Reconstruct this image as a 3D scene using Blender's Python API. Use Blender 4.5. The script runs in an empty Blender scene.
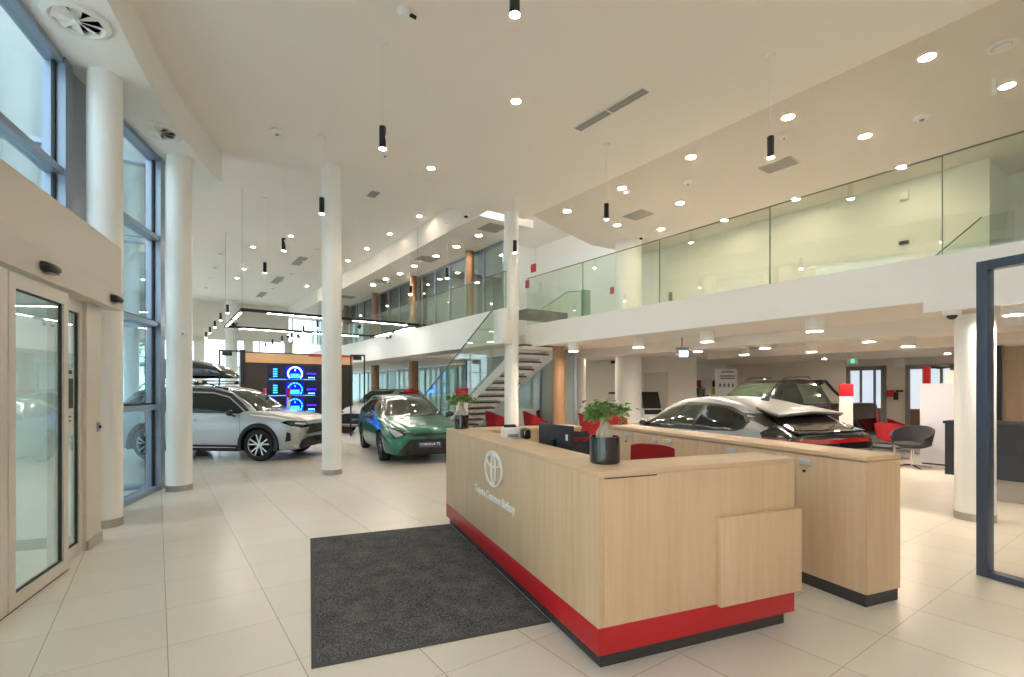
import bpy, bmesh, math, random
from mathutils import Vector, Matrix
from mathutils.bvhtree import BVHTree
from mathutils.geometry import delaunay_2d_cdt
random.seed(7)
PI = math.pi
SC = bpy.context.scene
COL = SC.collection
# ------------------------------------------------------------------ camera, world, exposure
EYE = 1.55
cd = bpy.data.cameras.new('camera'); cam = bpy.data.objects.new('camera', cd); COL.objects.link(cam)
cam.location = (0, 0, EYE); cam.rotation_euler = (PI/2, 0, 0)
cd.sensor_width = 36; cd.lens = 36*500/1024; cd.shift_y = 50/1024; cd.clip_start = .05; cd.clip_end = 400
SC.camera = cam
w = bpy.data.worlds.new('sky'); SC.world = w; w.use_nodes = True
bg = w.node_tree.nodes['Background']; bg.inputs[0].default_value = (.86, .94, 1, 1); bg.inputs[1].default_value = 1.5
sun_d = bpy.data.lights.new('sun', 'SUN'); sun_d.energy = .6; sun_d.angle = .3; sun_d.color = (1, .96, .9)
sun = bpy.data.objects.new('sun', sun_d); sun.rotation_euler = (math.radians(40), 0, math.radians(150)); COL.objects.link(sun)
vs = SC.view_settings
vs.view_transform = 'Standard'; vs.look = 'None'; vs.gamma = 1; vs.use_curve_mapping = False; vs.exposure = 1.45
SC.cycles.use_denoising = True
SC.cycles.max_bounces = 9; SC.cycles.diffuse_bounces = 5; SC.cycles.glossy_bounces = 5
SC.cycles.transparent_max_bounces = 16; SC.cycles.transmission_bounces = 6
SC.cycles.caustics_reflective = False; SC.cycles.caustics_refractive = False
SC.cycles.sample_clamp_indirect = 6
LAMP = 2.3      # strength of all lamps, added ones included
# ------------------------------------------------------------------ directions of the building and of the desk
E1 = Vector((-.5786, .8156, 0)); E2 = Vector((.8156, .5786, 0))
DA = Vector((-.376, .9265, 0)); DB = Vector((.9265, .376, 0))
UP = Vector((0, 0, 1))
def NB(n, b, z=0): return E2*n + E1*b + UP*z
def DQ(o, a, b, z=0): return Vector(o) + DA*a + DB*b + UP*z
def at_z(px, py, z):
    Y = 500*(z-EYE)/(388.5-py); return Vector(((px-512)/500*Y, Y, z))
def on_n(px, n, py=None, z=0):
    k = (px-512)/500; Y = n/(.8156*k+.5786)
    return Vector((k*Y, Y, z if py is None else EYE+(388.5-py)*Y/500))
# ------------------------------------------------------------------ materials
def lin(c): return tuple((x/12.92 if x <= .04045 else ((x+.055)/1.055)**2.4) for x in c)
def rgb(r, g, b): return lin((r/255, g/255, b/255)) + (1,)
MATS = {}
def mat(name, col, rough=.5, metal=0, coat=0, noise=0, nscale=8, bump=0, bscale=60, emit=None, es=0, spec=.5):
    m = bpy.data.materials.new(name); m.use_nodes = True; nt = m.node_tree; p = nt.nodes['Principled BSDF']
    c = rgb(*col); p.inputs['Base Color'].default_value = c
    p.inputs['Roughness'].default_value = rough; p.inputs['Metallic'].default_value = metal
    p.inputs['Coat Weight'].default_value = coat; p.inputs['Coat Roughness'].default_value = .03
    p.inputs['Specular IOR Level'].default_value = spec
    tc = nt.nodes.new('ShaderNodeTexCoord')
    if noise:
        n = nt.nodes.new('ShaderNodeTexNoise'); n.inputs['Scale'].default_value = nscale; n.inputs['Detail'].default_value = 4
        mx = nt.nodes.new('ShaderNodeMix'); mx.data_type = 'RGBA'
        mx.inputs[6].default_value = tuple(x*(1-noise) for x in c[:3])+(1,); mx.inputs[7].default_value = tuple(min(1, x*(1+noise)) for x in c[:3])+(1,)
        nt.links.new(tc.outputs['Object'], n.inputs[0]); nt.links.new(n.outputs[0], mx.inputs[0]); nt.links.new(mx.outputs[2], p.inputs['Base Color'])
    if bump:
        n = nt.nodes.new('ShaderNodeTexNoise'); n.inputs['Scale'].default_value = bscale; b = nt.nodes.new('ShaderNodeBump')
        b.inputs['Strength'].default_value = bump; b.inputs['Distance'].default_value = .01
        nt.links.new(tc.outputs['Object'], n.inputs[0]); nt.links.new(n.outputs[0], b.inputs['Height']); nt.links.new(b.outputs[0], p.inputs['Normal'])
    if emit:
        p.inputs['Emission Color'].default_value = rgb(*emit); p.inputs['Emission Strength'].default_value = es
    MATS[name] = m; return m
def glass(name, tint, gloss=.08, alpha_tint=1.0, rough=.0):
    m = bpy.data.materials.new(name); m.use_nodes = True; nt = m.node_tree
    for n in list(nt.nodes):
        if n.type == 'BSDF_PRINCIPLED': nt.nodes.remove(n)
    out = [n for n in nt.nodes if n.type == 'OUTPUT_MATERIAL'][0]
    t = nt.nodes.new('ShaderNodeBsdfTransparent'); t.inputs[0].default_value = rgb(*tint)
    g = nt.nodes.new('ShaderNodeBsdfGlossy'); g.inputs['Roughness'].default_value = rough; g.inputs[0].default_value = (1, 1, 1, 1)
    lw = nt.nodes.new('ShaderNodeLayerWeight'); lw.inputs[0].default_value = .5
    pw = nt.nodes.new('ShaderNodeMath'); pw.operation = 'POWER'; pw.inputs[1].default_value = 4; nt.links.new(lw.outputs['Facing'], pw.inputs[0])
    f = nt.nodes.new('ShaderNodeMath'); f.operation = 'MULTIPLY'; f.inputs[1].default_value = .55; nt.links.new(pw.outputs[0], f.inputs[0])
    ad = nt.nodes.new('ShaderNodeMath'); ad.operation = 'ADD'; ad.inputs[1].default_value = gloss; ad.use_clamp = True
    mx = nt.nodes.new('ShaderNodeMixShader')
    nt.links.new(f.outputs[0], ad.inputs[0]); nt.links.new(ad.outputs[0], mx.inputs[0]); nt.links.new(t.outputs[0], mx.inputs[1]); nt.links.new(g.outputs[0], mx.inputs[2])
    nt.links.new(mx.outputs[0], out.inputs[0]); MATS[name] = m; return m
def frosted(name, col, amount, gloss=.05):
    """Glass with a translucent milky film: part see-through, part diffuse."""
    m = glass(name, (225, 236, 232), gloss); nt = m.node_tree
    out = [n for n in nt.nodes if n.type == 'OUTPUT_MATERIAL'][0]; old = out.inputs[0].links[0].from_socket
    d = nt.nodes.new('ShaderNodeBsdfDiffuse'); d.inputs[0].default_value = rgb(*col)
    tl = nt.nodes.new('ShaderNodeBsdfTranslucent'); tl.inputs[0].default_value = rgb(*col)
    a = nt.nodes.new('ShaderNodeMixShader'); a.inputs[0].default_value = .5
    b = nt.nodes.new('ShaderNodeMixShader'); b.inputs[0].default_value = amount
    nt.links.new(d.outputs[0], a.inputs[1]); nt.links.new(tl.outputs[0], a.inputs[2])
    nt.links.new(old, b.inputs[1]); nt.links.new(a.outputs[0], b.inputs[2]); nt.links.new(b.outputs[0], out.inputs[0]); return m
def wood(name, c1, c2, scale=1.0, rough=.45, axis='Z'):
    m = mat(name, c1, rough); nt = m.node_tree; p = nt.nodes['Principled BSDF']; tc = nt.nodes['Texture Coordinate']
    mp = nt.nodes.new('ShaderNodeMapping'); s = [26*scale]*3; s['XYZ'.index(axis)] = 1.1*scale; mp.inputs['Scale'].default_value = s
    n = nt.nodes.new('ShaderNodeTexNoise'); n.inputs['Scale'].default_value = 1; n.inputs['Detail'].default_value = 6; n.inputs['Distortion'].default_value = .6
    mp2 = nt.nodes.new('ShaderNodeMapping'); s2 = [3*scale]*3; s2['XYZ'.index(axis)] = .5*scale; mp2.inputs['Scale'].default_value = s2
    n2 = nt.nodes.new('ShaderNodeTexNoise'); n2.inputs['Scale'].default_value = 1; n2.inputs['Detail'].default_value = 3; n2.inputs['Distortion'].default_value = 1.2
    av = nt.nodes.new('ShaderNodeMath'); av.operation = 'MULTIPLY_ADD'; av.inputs[1].default_value = .55
    h = nt.nodes.new('ShaderNodeMath'); h.operation = 'MULTIPLY'; h.inputs[1].default_value = .45
    cr = nt.nodes.new('ShaderNodeValToRGB'); cr.color_ramp.elements[0].position = .30; cr.color_ramp.elements[1].position = .70
    cr.color_ramp.elements[0].color = rgb(*c2); cr.color_ramp.elements[1].color = rgb(*c1)
    L = nt.links.new
    L(tc.outputs['Object'], mp.inputs[0]); L(mp.outputs[0], n.inputs[0]); L(tc.outputs['Object'], mp2.inputs[0]); L(mp2.outputs[0], n2.inputs[0])
    L(n2.outputs[0], h.inputs[0]); L(n.outputs[0], av.inputs[0]); L(h.outputs[0], av.inputs[2]); L(av.outputs[0], cr.inputs[0]); L(cr.outputs[0], p.inputs['Base Color'])
    return m
WHITE = mat('white_paint', (240, 239, 236), .55)
CEIL = mat('ceiling_paint', (241, 235, 227), .7)
WARM = mat('warm_wall_paint', (236, 228, 216), .6)
UWALL = mat('gallery_wall_paint', (236, 235, 226), .6)
COLP = mat('column_paint', (243, 242, 239), .35)
GCEIL = mat('gallery_ceiling_shade', (222, 215, 205), .7)  # dimmer light over the gallery is put into the ceiling colour
FACEX = mat('outside_cladding', (150, 158, 158), .7)
HANDL = mat('handle_silver', (206, 208, 210), .35, .3)
FASC = mat('fascia_paint', (244, 243, 240), .5)
STEEL = mat('brushed_steel', (176, 172, 165), .3, 1, noise=.08)
ALU = mat('window_aluminium', (150, 163, 180), .35, .5)
DOORF = mat('door_frame_cream', (216, 210, 200), .4)
HEADP = mat('header_panel_cream', (214, 207, 196), .5)
BLACK = mat('black_plastic', (22, 22, 24), .35)
BLKM = mat('black_metal', (28, 28, 30), .4, .2)
RUBBER = mat('black_gasket', (15, 16, 18), .5)
RED = mat('red_laminate', (184, 24, 34), .4)
FABR = mat('red_fabric', (146, 5, 22), .75, noise=.06, nscale=60)
FABD = mat('dark_grey_fabric', (48, 48, 54), .85, noise=.15, nscale=60)
PLINTH = mat('dark_plinth', (58, 56, 56), .45)
OAK = wood('oak_laminate', (222, 192, 158), (205, 171, 134))
OAKH = wood('oak_laminate_top', (222, 193, 159), (208, 175, 138), axis='Y')
WALN = wood('column_wood', (168, 132, 98), (142, 106, 76))
PANELW = wood('wall_panel_wood', (186, 156, 126), (168, 136, 106))
CHARC = mat('charcoal_counter', (46, 50, 60), .4)
KICK = mat('grey_counter_kick', (170, 166, 160), .35, .6)
FRAMEB = mat('blue_grey_steel', (66, 78, 98), .4, .1)
GREY = mat('door_grey', (128, 126, 122), .5)
PALE = mat('pale_lilac_board', (196, 198, 210), .6)
CHROME = mat('chrome', (210, 210, 212), .12, 1)
CERAM = mat('gloss_black_ceramic', (10, 10, 13), .08, coat=1)
LEAF = mat('ficus_leaf', (112, 150, 78), .45, noise=.3, nscale=12)
BARK = mat('ficus_bark', (196, 180, 160), .7, noise=.2, nscale=25, bump=.4)
SOIL = mat('potting_soil', (60, 46, 36), .9, noise=.3, nscale=60)
GREYPL = mat('grey_plastic', (150, 150, 152), .5)
VENT = mat('vent_grey', (182, 176, 168), .6)
VENTD = mat('vent_dark', (146, 144, 140), .6)
SHELL = mat('soft_white_plastic', (236, 234, 230), .4)
LENS = mat('warm_lamp_lens', (255, 246, 230), .3, emit=(255, 249, 240), es=110*LAMP)
LENSC = mat('soft_lamp_lens', (255, 250, 242), .3, emit=(255, 238, 214), es=62*LAMP)
LENSG = mat('gallery_lamp_lens', (255, 250, 242), .3, emit=(255, 243, 226), es=34*LAMP)
LENSP = mat('pendant_lamp_lens', (255, 244, 225), .3, emit=(255, 243, 224), es=80*LAMP)
LEDW = mat('led_strip_white', (255, 255, 255), .3, emit=(255, 248, 236), es=14*LAMP)
PROJ = mat('blue_projector_lens', (180, 210, 255), .3, emit=(150, 190, 255), es=1.6)
DISPK = mat('display_wall_black', (44, 38, 35), .35)
SCRD = mat('screen_deep_blue', (4, 10, 90), .2, emit=(0, 10, 190), es=.9)
SCRB = mat('screen_bright_blue', (40, 140, 255), .2, emit=(40, 150, 255), es=2.2)
SCRL = mat('screen_light_blue', (150, 220, 255), .2, emit=(120, 205, 255), es=2.4)
SCRV = mat('screen_violet', (60, 40, 200), .2, emit=(50, 30, 230), es=1.2)
BALG = glass('balustrade_glass', (243, 248, 241), .06)
WING = glass('window_glass', (236, 246, 250), .05)
DOORG = glass('door_glass', (226, 238, 238), .10)
OFFG = glass('office_glass', (190, 198, 198), .10)
FROST = frosted('frosted_partition_glass', (196, 206, 202), .55)
FROSTG = frosted('grey_film_glass', (200, 208, 205), .75)
GEDGE = mat('glass_edge_green', (120, 150, 130), .2)
GLBLK2 = mat('car_black_panel', (12, 12, 13), .3)
TYRE = mat('tyre_rubber', (20, 20, 21), .75)
CARGL = mat('car_window_glass', (20, 25, 23), .05)
CARGG = mat('car_window_glass_green', (48, 58, 48), .05)
TRIMB = mat('car_black_trim', (20, 20, 21), .5)
GLBLK = mat('car_gloss_black', (12, 12, 14), .08, coat=1)
SILV = mat('car_silver_paint', (176, 176, 176), .35, .4, coat=.6)
SILB = mat('car_bluish_silver_paint', (150, 152, 155), .35, .4, coat=.4)
GRNP = mat('car_green_paint', (18, 108, 90), .3, .3, coat=.8)
WHTP = mat('car_white_paint', (232, 226, 220), .3, coat=1)
BLKP = mat('car_black_paint', (16, 16, 18), .15, coat=1)
HEADL = mat('headlamp_clear', (190, 200, 212), .1, .3, coat=1)
TAILR = mat('tail_lamp_red', (170, 8, 18), .12, coat=1)
PLATE = mat('plate_navy', (28, 34, 72), .4)
LETW = mat('white_lettering', (246, 246, 244), .5)
BARKT = mat('tree_bark', (90, 72, 56), .9, noise=.2)
TREEL = mat('tree_foliage', (150, 180, 100), .8, noise=.3, nscale=3)
PAVE = mat('outside_paving', (196, 192, 184), .9, noise=.1, nscale=3)
BLDB = mat('blue_grey_cladding', (120, 140, 165), .6, noise=.05)
BLDW = mat('pale_building_render', (214, 220, 218), .7)
# floor tiles laid along the building grid
def floor_mat():
    m = mat('floor_tiles', (222, 211, 196), .28); nt = m.node_tree; p = nt.nodes['Principled BSDF']; L = nt.links.new
    g = nt.nodes.new('ShaderNodeNewGeometry')
    S = .6125
    def frac(vec, off):
        d = nt.nodes.new('ShaderNodeVectorMath'); d.operation = 'DOT_PRODUCT'; d.inputs[1].default_value = vec
        L(g.outputs['Position'], d.inputs[0])
        a = nt.nodes.new('ShaderNodeMath'); a.operation = 'SUBTRACT'; a.inputs[1].default_value = off; L(d.outputs['Value'], a.inputs[0])
        v = nt.nodes.new('ShaderNodeMath'); v.operation = 'DIVIDE'; v.inputs[1].default_value = S; L(a.outputs[0], v.inputs[0])
        f = nt.nodes.new('ShaderNodeMath'); f.operation = 'PINGPONG'; f.inputs[1].default_value = .5; L(v.outputs[0], f.inputs[0])
        fl = nt.nodes.new('ShaderNodeMath'); fl.operation = 'FLOOR'; L(v.outputs[0], fl.inputs[0])
        return f, fl
    fa, ia = frac(E2, .05); fb, ib = frac(E1, 1.205)
    def lt(s, v):
        n = nt.nodes.new('ShaderNodeMath'); n.operation = 'LESS_THAN'; n.inputs[1].default_value = v; L(s.outputs[0], n.inputs[0]); return n
    la = lt(fa, .0042); lb = lt(fb, .0028)
    mxm = nt.nodes.new('ShaderNodeMath'); mxm.operation = 'MAXIMUM'; L(la.outputs[0], mxm.inputs[0]); L(lb.outputs[0], mxm.inputs[1])
    cv = nt.nodes.new('ShaderNodeCombineXYZ'); L(ia.outputs[0], cv.inputs[0]); L(ib.outputs[0], cv.inputs[1])
    wn = nt.nodes.new('ShaderNodeTexWhiteNoise'); L(cv.outputs[0], wn.inputs[0])
    ns = nt.nodes.new('ShaderNodeTexNoise'); ns.inputs['Scale'].default_value = 2.2; ns.inputs['Detail'].default_value = 5; L(g.outputs['Position'], ns.inputs[0])
    sm = nt.nodes.new('ShaderNodeMath'); sm.operation = 'MULTIPLY_ADD'; sm.inputs[1].default_value = .5; L(wn.outputs[0], sm.inputs[0])
    hf = nt.nodes.new('ShaderNodeMath'); hf.operation = 'MULTIPLY'; hf.inputs[1].default_value = .5; L(ns.outputs[0], hf.inputs[0]); L(hf.outputs[0], sm.inputs[2])
    c = nt.nodes.new('ShaderNodeMix'); c.data_type = 'RGBA'; c.inputs[6].default_value = rgb(220, 211, 198); c.inputs[7].default_value = rgb(230, 222, 210); L(sm.outputs[0], c.inputs[0])
    c2 = nt.nodes.new('ShaderNodeMix'); c2.data_type = 'RGBA'; c2.inputs[7].default_value = rgb(158, 146, 130); L(mxm.outputs[0], c2.inputs[0]); L(c.outputs[2], c2.inputs[6])
    L(c2.outputs[2], p.inputs['Base Color'])
    return m
FLOORM = floor_mat()
def carpet_mat():
    m = mat('entrance_mat_pile', (60, 60, 63), .95, spec=.1); nt = m.node_tree; p = nt.nodes['Principled BSDF']; L = nt.links.new; tc = nt.nodes['Texture Coordinate']
    v = nt.nodes.new('ShaderNodeTexNoise'); v.inputs['Scale'].default_value = 130; v.inputs['Detail'].default_value = 3; L(tc.outputs['Object'], v.inputs[0])
    b = nt.nodes.new('ShaderNodeTexNoise'); b.inputs['Scale'].default_value = 5; b.inputs['Detail'].default_value = 4; L(tc.outputs['Object'], b.inputs[0])
    s = nt.nodes.new('ShaderNodeMath'); s.operation = 'MULTIPLY_ADD'; s.inputs[1].default_value = .25; L(b.outputs[0], s.inputs[0]); L(v.outputs[0], s.inputs[2])
    cr = nt.nodes.new('ShaderNodeValToRGB'); e = cr.color_ramp.elements; e[0].position = .48; e[0].color = rgb(40, 40, 43); e[1].position = .86; e[1].color = rgb(140, 138, 138)
    L(s.outputs[0], cr.inputs[0]); L(cr.outputs[0], p.inputs['Base Color'])
    bm = nt.nodes.new('ShaderNodeBump'); bm.inputs['Strength'].default_value = .6; bm.inputs['Distance'].default_value = .006; L(v.outputs[0], bm.inputs['Height']); L(bm.outputs[0], p.inputs['Normal'])
    return m
CARPET = carpet_mat()
# ------------------------------------------------------------------ mesh building
class MB:
    def __init__(s): s.v = []; s.f = []; s.m = []
    def add(s, vs_, fs, mi=0):
        o = len(s.v); s.v += [Vector(p) for p in vs_]; s.f += [tuple(i+o for i in f) for f in fs]; s.m += [mi]*len(fs); return s
    def prism(s, pts, d, mi=0):
        """Extrude a polygon (list of points) by vector d."""
        n = len(pts); d = Vector(d); a = [Vector(p) for p in pts]; b = [p+d for p in a]
        return s.add(a+b, [tuple(range(n))[::-1], tuple(range(n, 2*n))]+[(i, (i+1) % n, n+(i+1) % n, n+i) for i in range(n)], mi)
    def box(s, o, x, y, z, mi=0):
        """Box from corner o with edge vectors x, y, z."""
        o, x, y, z = Vector(o), Vector(x), Vector(y), Vector(z)
        return s.prism([o, o+x, o+x+y, o+y], z, mi)
    def cbox(s, c, sx, sy, sz, mi=0, bev=0):
        c = Vector(c)
        if not bev: return s.box(c-Vector((sx, sy, sz))/2, (sx, 0, 0), (0, sy, 0), (0, 0, sz), mi)
        bm = bmesh.new(); bmesh.ops.create_cube(bm, size=1, matrix=Matrix.Translation(c) @ Matrix.Diagonal((sx, sy, sz, 1)))
        bmesh.ops.bevel(bm, geom=bm.edges[:], offset=bev, segments=2, affect='EDGES', profile=.5)
        bm.verts.index_update(); s.add([v.co.copy() for v in bm.verts], [tuple(v.index for v in f.verts) for f in bm.faces], mi); bm.free(); return s
    def tube(s, pts, r, seg=10, mi=0, cap=True):
        pts = [Vector(p) for p in pts]; n = len(pts); rs = r if isinstance(r, (list, tuple)) else [r]*n
        vv = []; up = None
        for i, p in enumerate(pts):
            t = (pts[min(i+1, n-1)]-pts[max(i-1, 0)]).normalized()
            if up is None: up = t.orthogonal().normalized()
            up = (up - t*up.dot(t)).normalized(); sd = t.cross(up)
            vv += [p+(up*math.cos(2*PI*k/seg)+sd*math.sin(2*PI*k/seg))*rs[i] for k in range(seg)]
        ff = [(i*seg+k, i*seg+(k+1) % seg, (i+1)*seg+(k+1) % seg, (i+1)*seg+k) for i in range(n-1) for k in range(seg)]
        if cap: ff += [tuple(range(seg))[::-1], tuple(range((n-1)*seg, n*seg))]
        return s.add(vv, ff, mi)
    def lathe(s, prof, c=(0, 0, 0), seg=32, axis='Z', mi=0, closed=False):
        c = Vector(c); vv = []
        for r, h in prof:
            for k in range(seg):
                a = 2*PI*k/seg; x, y = r*math.cos(a), r*math.sin(a)
                vv.append(c+(Vector((x, y, h)) if axis == 'Z' else Vector((x, h, y))))
        n = len(prof); ff = [(i*seg+k, i*seg+(k+1) % seg, (i+1)*seg+(k+1) % seg, (i+1)*seg+k) for i in range(n-1) for k in range(seg)]
        if closed: ff += [((n-1)*seg+k, (n-1)*seg+(k+1) % seg, (k+1) % seg, k) for k in range(seg)]
        else:
            if prof[0][0] > 1e-6: ff.append(tuple(range(seg))[::-1])
            if prof[-1][0] > 1e-6: ff.append(tuple(range((n-1)*seg, n*seg)))
        return s.add(vv, ff, mi)
    def ball(s, c, rx, ry, rz, seg=16, rings=10, mi=0):
        c = Vector(c); vv = []
        for i in range(rings+1):
            t = PI*i/rings
            for k in range(seg):
                a = 2*PI*k/seg; vv.append(c+Vector((rx*math.sin(t)*math.cos(a), ry*math.sin(t)*math.sin(a), rz*math.cos(t))))
        return s.add(vv, [(i*seg+k, (i+1)*seg+k, (i+1)*seg+(k+1) % seg, i*seg+(k+1) % seg) for i in range(rings) for k in range(seg)], mi)
    def build(s, name, mats, parent=None, angle=35, bevel=0, world=False):
        me = bpy.data.meshes.new(name)
        vv = s.v
        if world and parent is not None:
            inv = wmat(parent).inverted(); vv = [inv @ p for p in vv]
        me.from_pydata([tuple(p) for p in vv], [], s.f)
        mats = mats if isinstance(mats, (list, tuple)) else [mats]
        for m in mats: me.materials.append(m)
        for i, p in enumerate(me.polygons): p.material_index = s.m[i]
        bm = bmesh.new(); bm.from_mesh(me); bmesh.ops.remove_doubles(bm, verts=bm.verts, dist=1e-5)
        bmesh.ops.recalc_face_normals(bm, faces=bm.faces)
        if bevel:
            eds = [e for e in bm.edges if len(e.link_faces) == 2 and e.calc_face_angle(0) > math.radians(50)]
            bmesh.ops.bevel(bm, geom=eds, offset=bevel, segments=2, affect='EDGES', profile=.5)
        bm.to_mesh(me); bm.free()
        for p in me.polygons: p.use_smooth = True
        me.set_sharp_from_angle(angle=math.radians(angle))
        o = bpy.data.objects.new(name, me); COL.objects.link(o)
        if parent is not None: o.parent = parent
        return o
def wmat(o):
    m = Matrix.LocRotScale(o.location, o.rotation_euler, o.scale)
    return wmat(o.parent) @ m if o.parent else m
def tag(o, label=None, cat=None, group=None, kind=None):
    if label: o['label'] = label
    if cat: o['category'] = cat
    if group: o['group'] = group
    if kind: o['kind'] = kind
    return o
def thing(name, label, cat, loc=(0, 0, 0), rz=0, group=None, kind=None, sc=1):
    o = bpy.data.objects.new(name, None); COL.objects.link(o); o.empty_display_size = .1
    o.location = loc; o.rotation_euler = (0, 0, rz); o.scale = (sc, sc, sc)
    return tag(o, label, cat, group, kind)
def struct(name, mb, m, label=None, parent=None, **k):
    o = mb.build(name, m, parent, **k)
    if parent is None: tag(o, label, kind='structure')
    return o
def copy_tree(o, parent=None):
    c = o.copy(); COL.objects.link(c)
    if parent is not None: c.parent = parent
    for ch in list(o.children): copy_tree(ch, c)
    return c
def text_mesh(body, size, name, m, parent, M, align='CENTER', ext=.002):
    """Lettering as a mesh: text in its local XY plane placed by matrix M (in the parent's frame)."""
    cu = bpy.data.curves.new(name, 'FONT'); cu.body = body; cu.size = size; cu.align_x = align; cu.extrude = ext
    t = bpy.data.objects.new(name, cu); COL.objects.link(t)
    dg = bpy.context.evaluated_depsgraph_get(); me = bpy.data.meshes.new_from_object(t.evaluated_get(dg))
    bpy.data.objects.remove(t); me.transform(M); me.materials.clear(); me.materials.append(m)
    o = bpy.data.objects.new(name, me); COL.objects.link(o); o.parent = parent; return o
def frame(o, x, y):
    """Matrix whose local x, y axes are the given vectors, at o."""
    x = Vector(x).normalized(); y = Vector(y).normalized(); z = x.cross(y)
    m = Matrix((x, y, z)).transposed().to_4x4(); m.translation = Vector(o); return m
# ================================================================== SETTING
GS = 'structure'
# floor
fl = MB().box((-34, -8, -.06), (64, 0, 0), (0, 46, 0), (0, 0, .06)); struct('floor', fl, FLOORM, 'pale beige square tiled showroom floor')
def slab_poly(name, nb, z0, z1, m, label):
    return struct(name, MB().prism([NB(n, b, z0) for n, b in nb], (0, 0, z1-z0)), m, label)
# ceilings
_w = lambda x, y: (x*E2.x+y*E2.y, x*E1.x+y*E1.y)
slab_poly('ceiling_hall', [_w(-.7, -6.5), _w(9.0, -6.5), (7.17, -9.0), (7.17, 9.6), (6.14, 9.6), (6.14, 10.0), (-.05, 10.0), _w(-5.5, 7.8), _w(-5.15, 6.1), _w(-4.9, 5.45), _w(-1.92, -1.9)], 5.6, 5.85, CEIL, 'smooth cream ceiling over the entrance hall')
slab_poly('ceiling_showroom', [(-8, 10.0), (6.14, 10.0), (6.14, 31.2), (-8, 31.2)], 6.2, 6.4, CEIL, 'higher cream ceiling over the far car showroom')
slab_poly('ceiling_walkway', [(6.14, 10.0), (6.14, 31), (11.2, 31), (11.2, 15.2), (7.75, 15.2), (7.75, 10.0)], 5.6, 5.8, CEIL, 'cream ceiling over the long glazed walkway')
slab_poly('trim_1', [(6.14, 10.0), (6.14, 31), (6.24, 31), (6.24, 10.0)], 5.8, 6.2, CEIL, 'white ceiling step above the glazed walkway')
slab_poly('trim_2', [(-8, 10.0), (6.14, 10.0), (6.14, 9.85), (-8, 9.85)], 5.85, 6.4, CEIL, 'ceiling step between entrance hall and showroom')
slab_poly('ceiling_gallery', [(7.17, -12), (20, -12), (20, 10.4), (10.6, 10.85), (7.17, 9.7)], 5.85, 6.0, GCEIL, 'ceiling above the gallery with shade in its colour and many downlights')
slab_poly('ceiling_stairwell', [(7.17, 9.2), (20, 9.2), (20, 18), (7.75, 18), (7.75, 9.2)], 7.3, 7.4, CEIL, 'tall ceiling above the stairwell')
# gallery slab, fascia, soffit and beams
slab_poly('floor_gallery', [(7.27, -12), (19.6, -12), (19.6, 9.57), (8.05, 9.57), (8.05, 8.5), (7.27, 8.5)], 2.54, 3.05, CEIL, 'gallery floor slab with its beige underside')
slab_poly('floor_stair_landing', [(8.2, 9.6), (19.6, 9.6), (19.6, 16.3), (8.6, 16.3), (8.6, 14.3), (8.4, 14.3), (8.4, 9.9), (8.2, 9.9)], 2.54, 3.05, CEIL, 'upper floor slab around the stairwell')
g = MB(); a = 1.95  # fascia drops lower near the portal frame
g.prism([NB(7.17, 9.57, 2.54), NB(7.17, a, 2.54), NB(7.17, a, 2.42), NB(7.17, -12, 2.42), NB(7.17, -12, 3.05), NB(7.17, 9.57, 3.05)], E2*.1)
g.box(NB(7.27, 9.47, 2.54), E2*.8, E1*.1, (0, 0, .51))
struct('wall_gallery_fascia', g, FASC, 'white gallery edge fascia')
g = MB()
g.box(NB(8.85, -12, 2.34), E2*.35, E1*22.5, (0, 0, .2)); struct('trim_3', g, CEIL, 'beam under the gallery nearer the hall')
g = MB().box(NB(12.2, -12, 2.34), E2*.35, E1*20, (0, 0, .2)); struct('trim_4', g, CEIL, 'second beam under the gallery')
# walkway slab on the showroom side
slab_poly('floor_walkway', [(6.24, 9.05), (6.42, 9.05), (6.85, 9.9), (6.85, 14.3), (11.2, 14.3), (11.2, 31), (6.24, 31)], 2.54, 3.05, CEIL, 'walkway floor slab with its underside')
struct('wall_walkway_fascia', MB().box(NB(6.14, 8.98, 2.54), E2*.1, E1*22.0, (0, 0, .76)), FASC, 'tall white fascia of the glazed walkway')
# far walls
bk = MB(); B0 = 31.0
def back(n0, n1, z0, z1): bk.box(NB(n0, B0, z0), E2*(n1-n0), E1*.25, (0, 0, z1-z0))
back(-8.2, 1.9, 4.05, 6.3); back(1.9, 6.2, 4.2, 6.3); back(-8.2, 12, -.02, .12)
for n in (-8.2, -2.4, 1.6, 3.9, 6.0): back(n, n+.45, .1, 4.25)
back(6.2, 12, 2.5, 3.3); back(6.2, 12, 5.6, 6.3)
struct('wall_far', bk, WARM, 'cream far wall above the showroom windows')
wi = 0
def window(name, o, x, z, cols, rows, fr=.06, dep=.08, m=ALU, gm=WING, label=None):
    """A glazed window: frame grid and panes; o corner, x width vector, z height."""
    o, x = Vector(o), Vector(x); L = x.length; xd = x.normalized(); nd = xd.cross(UP)
    f = MB()
    for i in range(cols+1):
        c = L*i/cols; f.box(o+xd*(c-fr/2)-nd*dep/2, xd*fr, nd*dep, UP*z)
    for h in rows: f.box(o+UP*(h-fr/2)-nd*dep/2, x, nd*dep, UP*fr)
    r = f.build(name, m); tag(r, label, kind=GS)
    for i in range(cols):
        for j in range(len(rows)-1):
            MB().box(o+xd*(L*i/cols+fr/2)+UP*(rows[j]+fr/2)-nd*.006, xd*(L/cols-fr), nd*.012, UP*(rows[j+1]-rows[j]-fr)).build('pane', gm, r)
    return r
window('window_1', NB(-7.8, B0+.1, .1), E2*9.4, 3.95, 6, [0, 1.3, 2.6, 3.95], label='tall showroom windows in the far wall')
window('window_2', NB(2.0, B0+.1, .1), E2*4.0, 4.1, 3, [0, 1.3, 2.6, 4.1], label='corner windows beside the walkway end')
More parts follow.
